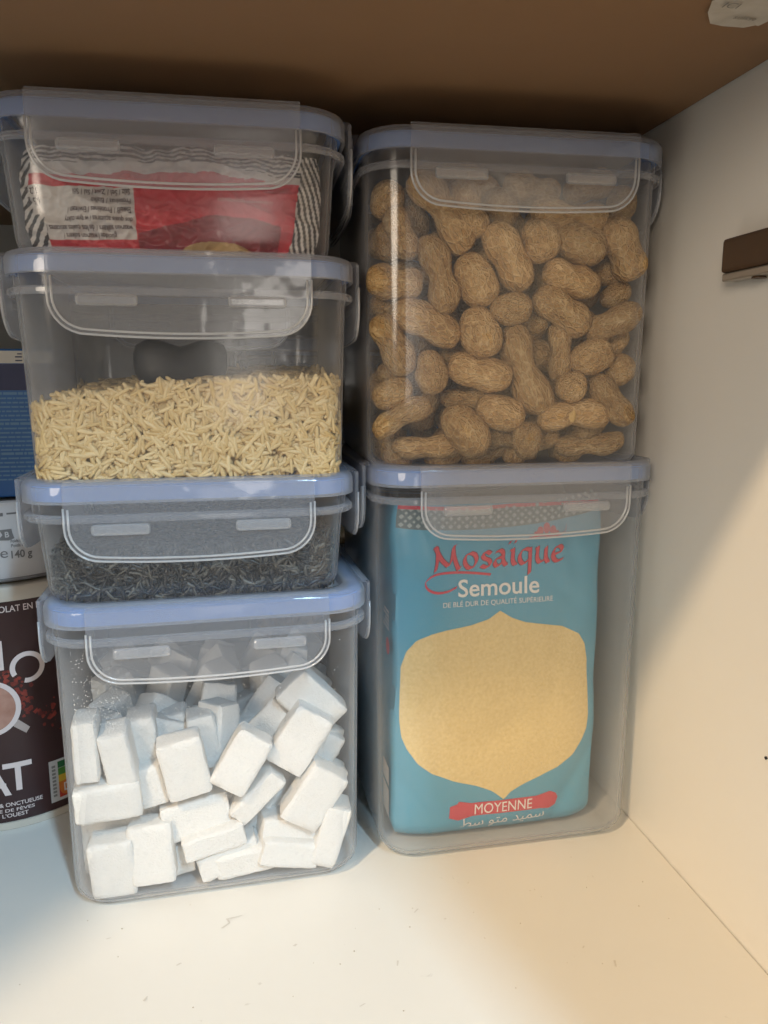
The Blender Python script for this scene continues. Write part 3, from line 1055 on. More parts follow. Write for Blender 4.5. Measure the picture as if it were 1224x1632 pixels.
def heap_core(name, mat, base_m, half, z0, top_fn, parent, inset=3.6, drop=2.5):
    """solid inside of the heap so no light leaks between the outer grains"""
    h = half - inset
    n = 24

    def inside(x, y, rad=12.0):
        ex, ey = abs(x) - (h - rad), abs(y) - (h - rad)
        if ex > 0 and ey > 0:
            dd = math.hypot(ex, ey)
            m = max(ex, ey)
            # squash the square corner onto the round one
            k = m / dd
            x, y = math.copysign(h - rad + ex * k, x), math.copysign(h - rad + ey * k, y)
        return x, y
    v, f = [], []
    for j in range(n + 1):
        for i in range(n + 1):
            x, y = inside(-h + 2 * h * i / n, -h + 2 * h * j / n)
            v.append((x, y, top_fn(x, y) - drop))
    b = len(v)
    for j in range(n + 1):
        for i in range(n + 1):
            x, y = inside(-h + 2 * h * i / n, -h + 2 * h * j / n)
            v.append((x * .96, y * .96, z0 + 1.5))
    for j in range(n):
        for i in range(n):
            a = j * (n + 1) + i
            f.append((a, a + 1, a + n + 2, a + n + 1))
            f.append((b + a, b + a + n + 1, b + a + n + 2, b + a + 1))
    edge = [i for i in range(n + 1)] + [j * (n + 1) + n for j in range(1, n + 1)] + [n * (n + 1) + i for i in range(n - 1, -1, -1)] + [j * (n + 1) for j in range(n - 1, 0, -1)]
    for k in range(len(edge)):
        a, c = edge[k], edge[(k + 1) % len(edge)]
        f.append((a, b + a, b + c, c))
    v = [tuple(base_m @ (Vector(p) * MM)) for p in v]
    o = mesh_obj(name, v, f, mat, parent, smooth=False)
    return o


rg = random.Random(5)
M_RICE = mat_grain('rice_grain', (.62, .44, .20), (.78, .61, .34), .40)
M_RICEC = solid('rice_bulk', (.58, .42, .20), .7)
rice_m = B_RICE.matrix_basis.copy()


def rice_top(x, y):
    return 33.5 + 7.0 * (1 / (1 + math.exp(-(x + 18) / 15))) + 4.5 * max(0, (y + 30) / 60) - (2.5 if x < -48 else 0) + 1.4 * noise.noise(Vector((x * .08, y * .08, 3)))


tmpl = grain_template(7, 6)
pts = heap_points(rg, 59.6, 3.2, rice_top, 1900, 1700, 2100)
rice = heap('rice', M_RICE, rice_m, pts, lambda r: (r.uniform(5.0, 7.9) * MM, r.uniform(1.8, 2.2) * MM, r.uniform(1.5, 1.8) * MM), rg, tmpl, flat=.03, half=.0590)
tag(rice, 'pale yellow long-grain rice heaped higher to the right', 'rice', kind='stuff')
heap_core('rice_core', M_RICEC, rice_m, 59.4, 3.0, rice_top, rice, inset=2.0, drop=1.0)

M_TEA = mat_grain('dry_tea_leaf', (.012, .014, .016), (.17, .165, .14), .36, 0, .6, mid=(.65, (.035, .037, .036)))
M_TEAC = solid('tea_bulk', (.025, .026, .027), .8)
tea_m = B_TEA.matrix_basis.copy()


def tea_top(x, y):
    return 22.0 + 2.2 * noise.noise(Vector((x * .07, y * .07, 9))) + 3.0 * max(0, x - 35) / 20 + 2.0 * max(0, y) / 50


tmpl_t = grain_template(5, 6)
pts = heap_points(rg, 57.5, 3.0, tea_top, 1200, 1200, 1500, inset=1.8, thick=3.2)
tea = heap('tea_leaves', M_TEA, tea_m, pts, lambda r: (r.uniform(4.5, 9.0) * MM, r.uniform(1.3, 2.3) * MM, r.uniform(.8, 1.2) * MM), rg, tmpl_t, flat=.05, curl=.22, half=.0565)
tag(tea, 'dark grey twisted dry tea leaves in the shallow container', 'tea', kind='stuff')
heap_core('tea_core', M_TEAC, tea_m, 57.5, 3.0, tea_top, tea)

# black lobed object half sunk in the rice
M_BLACK = solid('black_plastic', (.012, .013, .015), .5)
rings = []
for i in range(15):
    t = math.pi * i / 14
    ring = []
    for k in range(28):
        a = 2 * math.pi * k / 28
        g = lambda c_, w_: math.exp(-((math.degrees(a) - c_) / w_) ** 2)
        lob = .95 + .22 * g(45, 24) + .22 * g(135, 24) - .30 * g(90, 24)
        r = max(.0004, 13.5 * MM * math.sin(t) ** .8 * lob)
        ring.append((r * 1.55 * math.cos(a), 6.5 * MM * -math.cos(t), r * 1.0 * math.sin(a)))
    rings.append(ring)
v, f = loft(rings)
sc = mesh_obj('lump', v, f, M_BLACK)
sc.location = (-.0255, .355, .2195)
sc.rotation_euler = (math.radians(-8), 0, 0)
tag(sc, 'black lobed object half sunk in the rice', 'lump')


# ------------------------------------------------------------------ print on surfaces
def text_mesh(s, size=1.0, spacing=1.0, bold=0.0, shear=0.0):
    cu = bpy.data.curves.new('txt', 'FONT')
    cu.body = s
    cu.size = size
    cu.space_character = spacing
    cu.resolution_u = 4
    cu.offset = bold
    cu.shear = shear
    ob = bpy.data.objects.new('txt', cu)
    COL.objects.link(ob)
    bpy.context.view_layer.update()
    dg = bpy.context.evaluated_depsgraph_get()
    me = bpy.data.meshes.new_from_object(ob.evaluated_get(dg))
    vs = [(v.co.x, v.co.y) for v in me.vertices]
    fs = [tuple(p.vertices) for p in me.polygons]
    bpy.data.objects.remove(ob)
    bpy.data.curves.remove(cu)
    bpy.data.meshes.remove(me)
    return vs, fs


def fit(vf, u0, u1, v0, height=None, slope=0.0):
    """scale text verts so it spans u0..u1 with baseline v0 (mm)"""
    vs, fs = vf
    if not vs:
        return vf
    xs = [p[0] for p in vs]
    lo, hi = min(xs), max(xs)
    k = (u1 - u0) / (hi - lo)
    ky = k if height is None else height / max(p[1] for p in vs)
    return [(u0 + (x - lo) * k, v0 + y * ky + (x - lo) * k * slope) for x, y in vs], fs


def nib(strokes, width, ang):
    """broad-pen strokes -> verts, faces"""
    nx, ny = math.cos(math.radians(ang)) * width / 2, math.sin(math.radians(ang)) * width / 2
    vs, fs = [], []
    for st in strokes:
        # smooth the polyline
        P = [Vector((*p, 0)) for p in st]
        if len(P) > 2:
            Q = []
            for i in range(len(P) - 1):
                p0, p1, p2, p3 = P[max(i - 1, 0)], P[i], P[i + 1], P[min(i + 2, len(P) - 1)]
                for k in range(6):
                    t = k / 6
                    Q.append(.5 * ((2 * p1) + (p2 - p0) * t + (2 * p0 - 5 * p1 + 4 * p2 - p3) * t * t + (3 * p1 - p0 - 3 * p2 + p3) * t ** 3))
            Q.append(P[-1])
            P = Q
        hx, hy = -ny * .28, nx * .28
        for i in range(len(P) - 1):
            a, b2 = P[i], P[i + 1]
            for (ex, ey) in ((nx, ny), (hx, hy)):
                n0 = len(vs)
                vs += [(a.x - ex, a.y - ey), (a.x + ex, a.y + ey), (b2.x + ex, b2.y + ey), (b2.x - ex, b2.y - ey)]
                fs.append((n0, n0 + 1, n0 + 2, n0 + 3))
    return vs, fs


def printed(name, vf, mapf, mat, parent, lift, subdiv=None):
    vs, fs = vf
    bm = bmesh.new()
    bv = [bm.verts.new((x, y, 0)) for x, y in vs]
    for q in fs:
        try:
            bm.faces.new([bv[i] for i in q])
        except ValueError:
            pass
    if subdiv:
        bmesh.ops.triangulate(bm, faces=list(bm.faces))
        for it in range(4):
            ed = [e for e in bm.edges if e.calc_length() > subdiv]
            if not ed:
                break
            bmesh.ops.subdivide_edges(bm, edges=ed, cuts=1)
        bmesh.ops.triangulate(bm, faces=list(bm.faces))
    for v in bm.verts:
        v.co = mapf(v.co.x, v.co.y, lift)
    me = bpy.data.meshes.new(name)
    bm.to_mesh(me)
    bm.free()
    me.materials.append(mat)
    o = bpy.data.objects.new(name, me)
    return link(o, parent)


def rect(u0, u1, v0, v1):
    return [(u0, v0), (u1, v0), (u1, v1), (u0, v1)], [(0, 1, 2, 3)]


def merge(*vfs):
    vs, fs = [], []
    for a, b in vfs:
        n = len(vs)
        vs += a
        fs += [tuple(i + n for i in q) for q in b]
    return vs, fs


def disc(cu, cv, ru, rv, n=20, a0=0, a1=360, inner=None):
    vs, fs = [], []
    for i in range(n + 1):
        t = math.radians(a0 + (a1 - a0) * i / n)
        vs.append((cu + ru * math.cos(t), cv + rv * math.sin(t)))
        if inner:
            vs.append((cu + inner[0] * math.cos(t), cv + inner[1] * math.sin(t)))
    if inner:
        fs = [(2 * i, 2 * i + 2, 2 * i + 3, 2 * i + 1) for i in range(n)]
    else:
        vs.append((cu, cv))
        fs = [(i, i + 1, n + 1) for i in range(n)]
    return vs, fs


# ------------------------------------------------------------------ semolina bag
M_BLUE = solid('bag_blue', (.075, .325, .49), .34, .5, col2=(.09, .35, .515), scale=22, bump=.12, bscale=45, coat=.3)
M_RED = solid('print_red', (.58, .045, .075), .4)
M_WHITE = solid('print_white', (.80, .80, .78), .4)
M_GOLD = solid('semolina_picture', (.72, .55, .25), .45, .4, col2=(.80, .63, .31), scale=700, detail=3, coat=.25)
M_BAND = solid('bag_grey_band', (.10, .15, .17), .4)
M_DOT = solid('bag_dot', (.34, .40, .40), .4)
M_DKRED = solid('print_dark_outline', (.07, .03, .06), .4)
BAG = empty('semolina_bag', (.1155, .319, .0022), math.radians(0.6))
tag(BAG, 'blue paper bag of semolina with red and white lettering', 'bag')
BW0, BW1, BH, BD = -51.0, 46.5, 158.0, 78.0


CREASE = [(-46, 128, -28, 20, .9, 5), (-50, 60, -20, 96, .7, 4), (40, 140, 20, 60, .8, 6), (10, 135, 44, 100, .7, 4), (-20, 40, 30, 70, .6, 6), (-48, 30, -30, 4, 1.1, 4), (46, 40, 25, 2, 1.1, 4), (-10, 156, 6, 120, .9, 4), (-40, 156, -20, 132, 1.0, 4),
          (25, 157, 34, 126, 1.0, 4), (-30, 75, 15, 60, -.6, 7), (-5, 100, 25, 40, -.5, 8)]


def bag_front(u, v):
    """depth of the bag's front face behind its frontmost plane, mm"""
    c = (BW0 + BW1) / 2
    e = abs(u - c) / ((BW1 - BW0) / 2)
    d = 5.0 * e ** 6
    for (u0, v0, u1, v1, am, wd) in CREASE:
        tt = max(0.0, min(1.0, ((u - u0) * (u1 - u0) + (v - v0) * (v1 - v0)) / ((u1 - u0) ** 2 + (v1 - v0) ** 2)))
        ds = math.hypot(u - u0 - tt * (u1 - u0), v - v0 - tt * (v1 - v0))
        d += am * math.exp(-(ds / wd) ** 2) * math.sin(math.pi * (.12 + .76 * tt))
    t = max(0, min(1, v / BH))
    d += 1.6 * (1 - math.sin(math.pi * min(1, t * 1.05))) + 3.0 * max(0, t - .86) * 7 * .5
    d += .9 * noise.noise(Vector((u * .035, v * .03, 1.7))) + .38 * noise.noise(Vector((u * .10, v * .07, 4.4)))
    if v < 7:
        d += .06 * (7 - v) ** 2
    return d


def bag_warp(u, v):
    """soft bag: sides bow, corners draw in"""
    c = (BW0 + BW1) / 2
    k = 1 + .012 * math.sin(v * .045 + .4) + .008 * math.sin(v * .13 + 1) - .035 * max(0, 1 - v / 9) ** 2 - .03 * max(0, (v - 140) / 18) ** 2
    return c + (u - c) * (k if abs(u - c) > 30 else 1 + (k - 1) * abs(u - c) / 30)


def bag_map(u, v, lift):
    return Vector((bag_warp(u, v), bag_front(u, v) - lift, v)) * MM


def bag_mesh():
    nu, nv = 80, 100
    verts, faces = [], []
    # loop round the bag at each height
    def loop(v):
        t = v / BH
        L = []
        for i in range(nu + 1):
            u = BW0 + (BW1 - BW0) * i / nu
            L.append((u, bag_front(u, v)))
        y1 = BD * (1 - .75 * max(0, t - .86) / .14 * .9)
        yl = bag_front(BW0, v)
        for k in range(1, 8):
            L.append((BW1 + 1.2 * math.sin(k / 8 * math.pi) + .5 * noise.noise(Vector((k, v * .06, 2))), yl + (y1 - yl) * k / 8))
        for i in range(nu, -1, -8):
            u = BW0 + (BW1 - BW0) * i / nu
            L.append((u, y1))
        for k in range(7, 0, -1):
            L.append((BW0 - .8 * math.sin(k / 8 * math.pi) - .6 * noise.noise(Vector((k, v * .06, 8))), yl + (y1 - yl) * k / 8))
        return L
    rings = []
    for j in range(nv + 1):
        v = BH * j / nv
        k = 1.0
        rings.append([(bag_warp(x, v) * MM, y * MM, v * MM) for x, y in loop(v)])
    return loft(rings)


v, f = bag_mesh()
mesh_obj('bag_paper', v, f, M_BLUE, BAG, sharp=60)
# gold ogee picture panel
Lp = [(-3.5, 109.3), (-9, 105.6), (-18, 103), (-27, 102), (-34.6, 100.3), (-42, 97), (-46.6, 92.0), (-49.2, 84.5), (-49.4, 72), (-48.7, 59.1), (-47.6, 51), (-45.2, 45.0), (-40.5, 37.8), (-33.8, 32.4), (-24, 28), (-12.6, 24.6), (-5, 21.2), (.8, 16.4)]
Rp = [(-3.5, 109.3), (2, 105.8), (9, 103.2), (18.6, 101.6), (27, 100), (35.7, 95.8), (39.4, 90.5), (41.4, 82.6), (42.2, 70), (42.4, 54.4), (41.6, 47.5), (39.2, 41.9), (35, 35.2), (27.7, 30.1), (18, 26.2), (9.1, 22.6), (4.2, 20), (.8, 16.4)]


def at_v(P, v):
    for (u0, v0), (u1, v1) in zip(P, P[1:]):
        if v0 >= v >= v1:
            t = (v0 - v) / max(1e-6, v0 - v1)
            return u0 + (u1 - u0) * t
    return P[-1][0]


vs, fs = [], []
rows, cols = 110, 50
for j in range(rows + 1):
    vv = 109.25 - (109.25 - 16.45) * j / rows
    a, b = at_v(Lp, vv), at_v(Rp, vv)
    for i in range(cols + 1):
        vs.append((a + (b - a) * i / cols, vv))
for j in range(rows):
    for i in range(cols):
        k = j * (cols + 1) + i
        fs.append((k, k + cols + 1, k + cols + 2, k + 1))
printed('picture_panel', (vs, fs), bag_map, M_GOLD, BAG, .2)

# brand lettering drawn with a broad pen (x-height 1)
G = {
    'M': ([[(.02, 1.50), (.20, 1.38), (.16, .7), (.02, .04)], [(.12, 1.42), (.45, .72), (.85, .30)], [(.85, .30), (1.08, .62), (1.28, 1.40), (1.40, 1.50)], [(1.26, 1.36), (1.30, .75), (1.52, .06), (1.64, .16)]], 1.86),
    'o': ([[(.50, 1.0), (.18, .82), (.10, .42), (.34, .06), (.66, .12), (.86, .52), (.74, .88), (.46, 1.0)]], 1.06),
    's': ([[(.72, .86), (.46, 1.0), (.20, .84), (.30, .60), (.62, .44), (.68, .16), (.40, .02), (.10, .14)]], .86),
    'a': ([[(.22, .92), (.52, 1.0), (.72, .80), (.72, .30), (.90, .04), (1.0, .10)], [(.70, .56), (.34, .52), (.12, .28), (.30, .02), (.70, .28)]], 1.08),
    'i': ([[(.10, .90), (.26, 1.0), (.26, .30), (.42, .02), (.54, .10)], [(.02, 1.40), (.10, 1.52)], [(.38, 1.44), (.46, 1.56)]], .60),
    'q': ([[(.78, .90), (.46, 1.0), (.16, .78), (.10, .36), (.34, .04), (.74, .34)], [(.78, 1.02), (.78, .2), (.76, -.62)]], 1.06),
    'u': ([[(.06, .92), (.22, 1.0), (.20, .36), (.42, .04), (.76, .30)], [(.78, 1.0), (.78, .34), (.92, .04), (1.04, .10)]], 1.14),
    'e': ([[(.14, .50), (.50, .58), (.74, .76), (.56, 1.0), (.24, .86), (.10, .44), (.34, .06), (.80, .16)]], .92),
}
strk, x = [], 0.0
for ch in 'Mosaique':
    s, adv = G[ch]
    strk += [[(x + a, b) for a, b in st] for st in s]
    x += adv
U = 61.0 / x
strk_mm = [[(-34.1 + a * U, 128.6 + b * U + a * U * .036) for a, b in st] for st in strk]
printed('brand_outline', nib(strk_mm, 2.7, 42), bag_map, M_DKRED, BAG, .3, 3)
printed('brand_lettering', nib(strk_mm, 2.05, 42), bag_map, M_RED, BAG, .38, 3)
# swash under the name and the small flower over it
sw = [[(-8.1, 126.2), (-16, 127.2), (-26, 127.9), (-34, 127.2), (-38.4, 124.0), (-37.2, 120.6), (-33, 118.9), (-28, 119.4), (-24.0, 121.2)]]
printed('brand_swash', nib(sw, 1.15, 70), bag_map, M_RED, BAG, .36, 3)
fl = [[(9.5, 142.0), (15, 142.8), (22, 142.4), (27, 144.2), (27.8, 147.2)]]
pet = merge(nib(fl, .8, 70), disc(15.0, 145.0, 1.5, 2.0), disc(18.0, 146.2, 1.6, 2.5), disc(21.0, 145.2, 1.5, 2.0), disc(13.2, 143.9, 1.3, 1.0), disc(22.8, 144.0, 1.3, 1.0))
printed('flower_emblem', pet, bag_map, M_RED, BAG, .36, 3)
printed('product_lettering', fit(text_mesh('Semoule', bold=.012), -23.3, 15.0, 116.6, slope=.008), bag_map, M_WHITE, BAG, .32, 4)
printed('product_lettering', fit(text_mesh('DE BLÉ DUR DE QUALITÉ SUPÉRIEURE'), -30.2, 21.8, 112.0, 2.9, slope=.012), bag_map, M_WHITE, BAG, .32, 4)
ban = [(-25.5, 9.4), (-25.2, 15.2), (-21.6, 16.2), (-21.0, 17.4), (-17.4, 16.0), (23, 16.2), (24.2, 17.6), (27.4, 15.8), (28.6, 13.4), (27.4, 9.6), (24, 8.4), (23.0, 9.2), (-18, 9.2), (-21.0, 7.6)]
cxm = [(0.0, 12.6)]
printed('banner', (ban + cxm, [(i, (i + 1) % len(ban), len(ban)) for i in range(len(ban))]), bag_map, M_RED, BAG, .26, 4)
printed('banner_lettering', fit(text_mesh('MOYENNE'), -13.2, 15.2, 10.0, 5.2), bag_map, M_WHITE, BAG, .36, 4)
arab = '\uFEC2\uFEB3 \uFEEE\uFE98\uFEE3 \uFEAA\uFEF4\uFEE4\uFEB3'
printed('script_lettering', fit(text_mesh(arab), -19.8, 21.7, 3.2, 5.0, slope=.03), bag_map, M_WHITE, BAG, .36, 4)
# dotted mosaic band with a red line along the top
def band_v(u):
    return 146.6 + .0016 * (u + 20) ** 2


vs, fs = [], []
for i in range(41):
    u = BW0 + 1 + (BW1 - BW0 - 2) * i / 40
    vs += [(u, band_v(u)), (u, band_v(u) + 4), (u, min(156.5, band_v(u) + 9))]
for i in range(40):
    fs += [(3 * i, 3 * i + 3, 3 * i + 4, 3 * i + 1), (3 * i + 1, 3 * i + 4, 3 * i + 5, 3 * i + 2)]
printed('mosaic_band', (vs, fs), bag_map, M_BAND, BAG, .12)
dots = []
for r in range(5):
    for i in range(27):
        u = BW0 + 3 + i * 3.62 + (1.8 if r % 2 else 0)
        if u < BW1 - 2:
            s = 1.15 if r % 2 == 0 else .75
            vv = band_v(u) + 1.6 + r * 1.75
            dots.append(([(u - s, vv), (u, vv - s), (u + s, vv), (u, vv + s)], [(0, 1, 2, 3)]))
printed('mosaic_dots', merge(*dots), bag_map, M_DOT, BAG, .2)
printed('mosaic_line', nib([[(BW0 + 1 + k * 4.8, min(157, band_v(BW0 + 1 + k * 4.8) + 9.6)) for k in range(21)]], 1.6, 90), bag_map, M_RED, BAG, .2)


# print on the bag's left side
def side_map(y, v, lift):
    return Vector((BW0 - 1.9 - lift, y, v)) * MM


printed('side_panel', merge(rect(9, 22, 24, 33), rect(9, 22, 8, 22)), side_map, M_WHITE, BAG, .0)
printed('side_mark', merge(disc(12, 92, 4, 4)), side_map, M_RED, BAG, .0)
printed('side_lettering', merge(*[rect(9, 22 - (k % 3) * 2, 100 + k * 2, 100.9 + k * 2) for k in range(5)]), side_map, M_WHITE, BAG, .0)

# ------------------------------------------------------------------ red packet in the top container
PK = empty('biscuit_packet', B_TOP.location + Vector((-.0010, -.0490, .0022)), math.radians(-1))
tag(PK, 'crumpled red and white packet with black stripes and upside-down print', 'packet')
PW, PH_, PD = 55.5, 40.5, 96.0


def pk_front(u, v):
    e = abs(u) / PW
    t = v / PH_
    d = 6.0 * e ** 5 + 3.5 * abs(2 * t - .9) ** 2.2
    d += 2.6 * noise.noise(Vector((u * .06, v * .09, 6))) + 4.2 * abs(noise.noise(Vector((u * .11 + v * .07, v * .16, 2.2)))) + 1.7 * abs(noise.noise(Vector((u * .22 - v * .1, v * .28, 8)))) + .25 * noise.noise(Vector((u * .6, v * .6, 8)))
    return d


def pk_map(u, v, lift):
    t = v / PH_
    k = 1 - .055 * (1 - t) ** 2 - .03 * max(0, t - .7) ** 2 * 11 + .02 * noise.noise(Vector((v * .12, 1, 7)))
    return Vector((u * k, pk_front(u, v) - lift, v + t * (2.4 * noise.noise(Vector((u * .045, 0, 3))) + 1.0 * noise.noise(Vector((u * .15, 0, 5)))))) * MM


def smooth_step(a, b, x):
    t = max(0.0, min(1.0, (x - a) / (b - a)))
    return t * t * (3 - 2 * t)


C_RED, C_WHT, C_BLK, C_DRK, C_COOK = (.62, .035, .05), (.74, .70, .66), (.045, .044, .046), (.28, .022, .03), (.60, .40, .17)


def pk_color(u, v):
    w = .8 * noise.noise(Vector((u * .09, v * .1, 11)))
    top_edge = 30.6 + .9 * math.sin(u * .06 + 1) - .03 * max(0, u - 10) + w
    white_top = top_edge + 3.6 - .02 * u
    right = 46.0 + (v - 20) * .10 + w
    left = -52 + w * 1.5
    stripe = math.sin((v * 1.9 + 1.6 * noise.noise(Vector((u * .05, v * .05, 20))) * 3) * 1.9)
    if u > right:
        return C_BLK if math.sin((u * 1.0 + v * .28 + w * 2) * 2.9) > -.1 else C_WHT
    if u < left or (u < -48 and v < 15 - (u + 48) * .2):
        return C_BLK if math.sin((u * .9 - v * .7 + w * 3) * 1.9) > .1 else C_WHT
    if v > white_top:
        return C_BLK if stripe > -.15 else C_WHT
    if v > top_edge:
        return C_WHT
    if u < -14.6 + w * .4 and 7 < v < 25.6 - .0009 * (u + 40) ** 2:
        return C_WHT
    cook = ((u - 16) / 14) ** 2 + ((v - 2.0) / 4.8) ** 2
    if cook < 1:
        return C_COOK
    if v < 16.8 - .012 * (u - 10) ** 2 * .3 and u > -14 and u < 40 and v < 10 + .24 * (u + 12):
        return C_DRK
    return C_RED


nu, nv = 270, 104
V = np.zeros(((nu + 1) * (nv + 1), 3))
Cc = np.zeros(((nu + 1) * (nv + 1), 4))
k = 0
for j in range(nv + 1):
    for i in range(nu + 1):
        u, v_ = -PW + 2 * PW * i / nu, PH_ * j / nv
        V[k] = pk_map(u, v_, 0)
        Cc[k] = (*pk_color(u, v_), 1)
        k += 1
F = []
for j in range(nv):
    for i in range(nu):
        a = j * (nu + 1) + i
        F.append((a, a + 1, a + nu + 2, a + nu + 1))
me = bpy.data.meshes.new('packet_front')
me.from_pydata(V.tolist(), [], F)
ca = me.color_attributes.new('print', 'FLOAT_COLOR', 'POINT')
ca.data.foreach_set('color', Cc.ravel())
me.polygons.foreach_set('use_smooth', [True] * len(me.polygons))
mm, nt, out = new_mat('packet_foil_print')
pp = N(nt, 'ShaderNodeBsdfPrincipled')
pp.inputs['Roughness'].default_value = .34
at = N(nt, 'ShaderNodeAttribute', attribute_name='print')
nt.links.new(at.outputs['Color'], pp.inputs['Base Color'])
nt.links.new(pp.outputs[0], out.inputs[0])
me.materials.append(mm)
link(bpy.data.objects.new('packet_front', me), PK)
# top, sides and back of the packet
M_PKW = solid('packet_striped_foil', (.05, .05, .055), .4, col2=(.6, .57, .54), scale=35, ramp=(.48, .52))
rings = []
for s in range(9):
    t = s / 8
    ring = []
    sh = 1 - .05 * math.sin(math.pi * t)
    for i in range(40):
        u = -PW + 2 * PW * i / 39
        p0 = pk_map(u, PH_, 0)
        ring.append((p0.x * sh, p0.y + t * PD * MM, p0.z + (3.0 * math.sin(math.pi * t) + .8 * noise.noise(Vector((u * .1, t * 6, 2)))) * MM * .7))
    for i in range(39, -1, -1):
        u = -PW + 2 * PW * i / 39
        p0 = pk_map(u, 0, 0)
        ring.append((p0.x * sh, p0.y + t * PD * MM + .00001, p0.z + .0002))
    rings.append(ring)
v, f = loft(rings, cap0=False)
mesh_obj('packet_wrap', v, f, M_PKW, PK)


def flip(vf, u_right, v_top, width, height):
    """text turned upside down: it starts at the right and hangs below v_top"""
    vs, fs = vf
    hi = max(p[0] for p in vs)
    top = max(p[1] for p in vs)
    k = width / hi
    ky = height / top
    return [(u_right - x * k, v_top - y * ky) for x, y in vs], fs


M_INK = solid('packet_ink', (.10, .06, .06), .5)
M_INKR = solid('packet_ink_pale', (.62, .22, .2), .5)
for txt, ur, vt, wd in (('Salz / Sel / Zout / Sal / Sól', -15.8, 24.3, 20.5), ('Proteínas / Białko', -15.8, 21.1, 14.0), ('Eiweiß / Protéines / Eiwitten /', -15.8, 17.9, 23.5), ('dos quais açúcares / w tym cukry', -15.6, 14.6, 25.0),
                        ('waarvan suikers / de los cuales azúcares /', -15.6, 11.6, 32.0), ('glúcidos / waarvan suikers /', -22, 9.0, 20)):
    printed('packet_lettering', flip(text_mesh(txt, bold=.012), ur, vt, wd, 1.9), pk_map, M_INK, PK, .5, 2)
for txt, ur, vt in (('1,2 g', -49.0, 24.3), ('6,5 g', -48.6, 20.9)):
    printed('packet_lettering', flip(text_mesh(txt, bold=.012), ur, vt, 4.5, 1.9), pk_map, M_INK, PK, .5, 2)
printed('packet_lettering', flip(text_mesh('à consommer de préférence', bold=.005), 37.0, 22.6, 21.0, 1.5), pk_map, M_INKR, PK, .5, 2)

# ------------------------------------------------------------------ things behind the left stack
TC, TR = Vector((-.125, .416, 0)), 50.0


def lathe(name, prof, mat, parent, n=56):
    rings = [[(r * MM * math.cos(2 * math.pi * k / n), r * MM * math.sin(2 * math.pi * k / n), z * MM) for k in range(n)] for r, z in prof]
    v, f = loft(rings)
    return mesh_obj(name, v, f, mat, parent, sharp=40)


def cyl_map(R):
    def fn(u, v, lift):
        a = u / R
        r = R + lift
        return Vector((r * math.sin(a), -r * math.cos(a), v)) * MM
    return fn


M_TINLBL = solid('tin_brown_label', (.032, .012, .012), .35, .5, col2=(.040, .016, .016), scale=30)
M_CREAM = solid('cream_plastic', (.55, .50, .43), .5)
M_PINKW = solid('tin_print_white', (.70, .60, .58), .45)
M_CHOC = solid('cocoa_picture', (.10, .014, .012), .5, col2=(.30, .045, .03), scale=260)
M_MILK = solid('milk_chocolate_picture', (.36, .17, .12), .5, col2=(.46, .26, .2), scale=120)
TIN = empty('chocolate_tin', TC)
tag(TIN, 'dark brown round chocolate powder tin on the cupboard floor', 'tin')
lathe('tin_body', ((48.5, .1), (49.7, .5), (49.7, 4.0), (50, 4.2), (50, 113.2), (49.6, 113.4)), M_TINLBL, TIN)
lathe('tin_base', ((48.8, 0), (50.5, .3), (50.5, 3.6), (49.9, 3.8)), M_CREAM, TIN)
lathe('tin_lid', ((49.8, 113.4), (51.4, 113.5), (51.6, 114.5), (51.6, 119.0), (50.8, 120.2), (48.5, 120.4), (47.5, 119.4), (20, 119.4)), M_CREAM, TIN)
tm = cyl_map(50.0)
printed('tin_lettering', fit(text_mesh('CHOCOLAT EN POUDRE', bold=.01), 1.5, 42, 108.2, 3.0), tm, M_PINKW, TIN, .2, 3)
printed('tin_lettering', rect(9.6, 12.4, 80.6, 94.8), tm, M_PINKW, TIN, .2, 3)
printed('tin_lettering', disc(22.4, 80.3, 7.7, 7.7, 40, -105, 210, inner=(5.4, 5.4)), tm, M_PINKW, TIN, .22, 3)
rc = random.Random(4)
for k in range(90):
    a = rc.uniform(-.4, 1.35)
    r = rc.gauss(15.5, 2.6)
    cu, cv = 4.5 + r * math.cos(a), 62.3 + r * math.sin(a)
    s = rc.uniform(.3, 1.4)
    printed('cocoa_splash', ([(cu + s * math.cos(t) * rc.uniform(.5, 1.2), cv + s * math.sin(t) * rc.uniform(.5, 1.2)) for t in (0, 1.1, 2.2, 3.3, 4.4, 5.4)], [(0, 1, 2, 3, 4, 5)]), tm, M_CHOC, TIN, .15 + .001 * k)
for k in range(26):
    cu, cv = rc.gauss(30, 3.2), rc.gauss(56, 4)
    s = rc.uniform(.3, 1.5)
    printed('cocoa_splash', ([(cu + s * math.cos(t) * rc.uniform(.5, 1.2), cv + s * math.sin(t) * rc.uniform(.5, 1.2)) for t in (0, 1.1, 2.2, 3.3, 4.4, 5.4)], [(0, 1, 2, 3, 4, 5)]), tm, M_CHOC, TIN, .15 + .001 * k)
printed('cup_picture', disc(4.5, 62.3, 13.8, 13.8, 40), tm, M_PINKW, TIN, .26, 3)
printed('cup_picture', disc(4.3, 62.3, 11.7, 11.7, 40), tm, M_MILK, TIN, .34, 3)
printed('cup_picture', ([(13.0, 54.0), (14.6, 52.0), (19.5, 47.8), (21.3, 50.4), (16.6, 55.2)], [(0, 1, 2, 3, 4)]), tm, solid('cup_handle_picture', (.42, .34, .31), .5), TIN, .24, 3)
printed('tin_lettering', rect(8.0, 20.7, 31.4, 34.0), tm, M_PINKW, TIN, .2, 3)
printed('tin_lettering', rect(13.2, 15.8, 19.6, 31.4), tm, M_PINKW, TIN, .2, 3)
printed('tin_lettering', ([(8.2, 17.8), (11.0, 17.8), (4.8, 33.6), (2.4, 33.6)], [(0, 1, 2, 3)]), tm, M_PINKW, TIN, .2, 3)
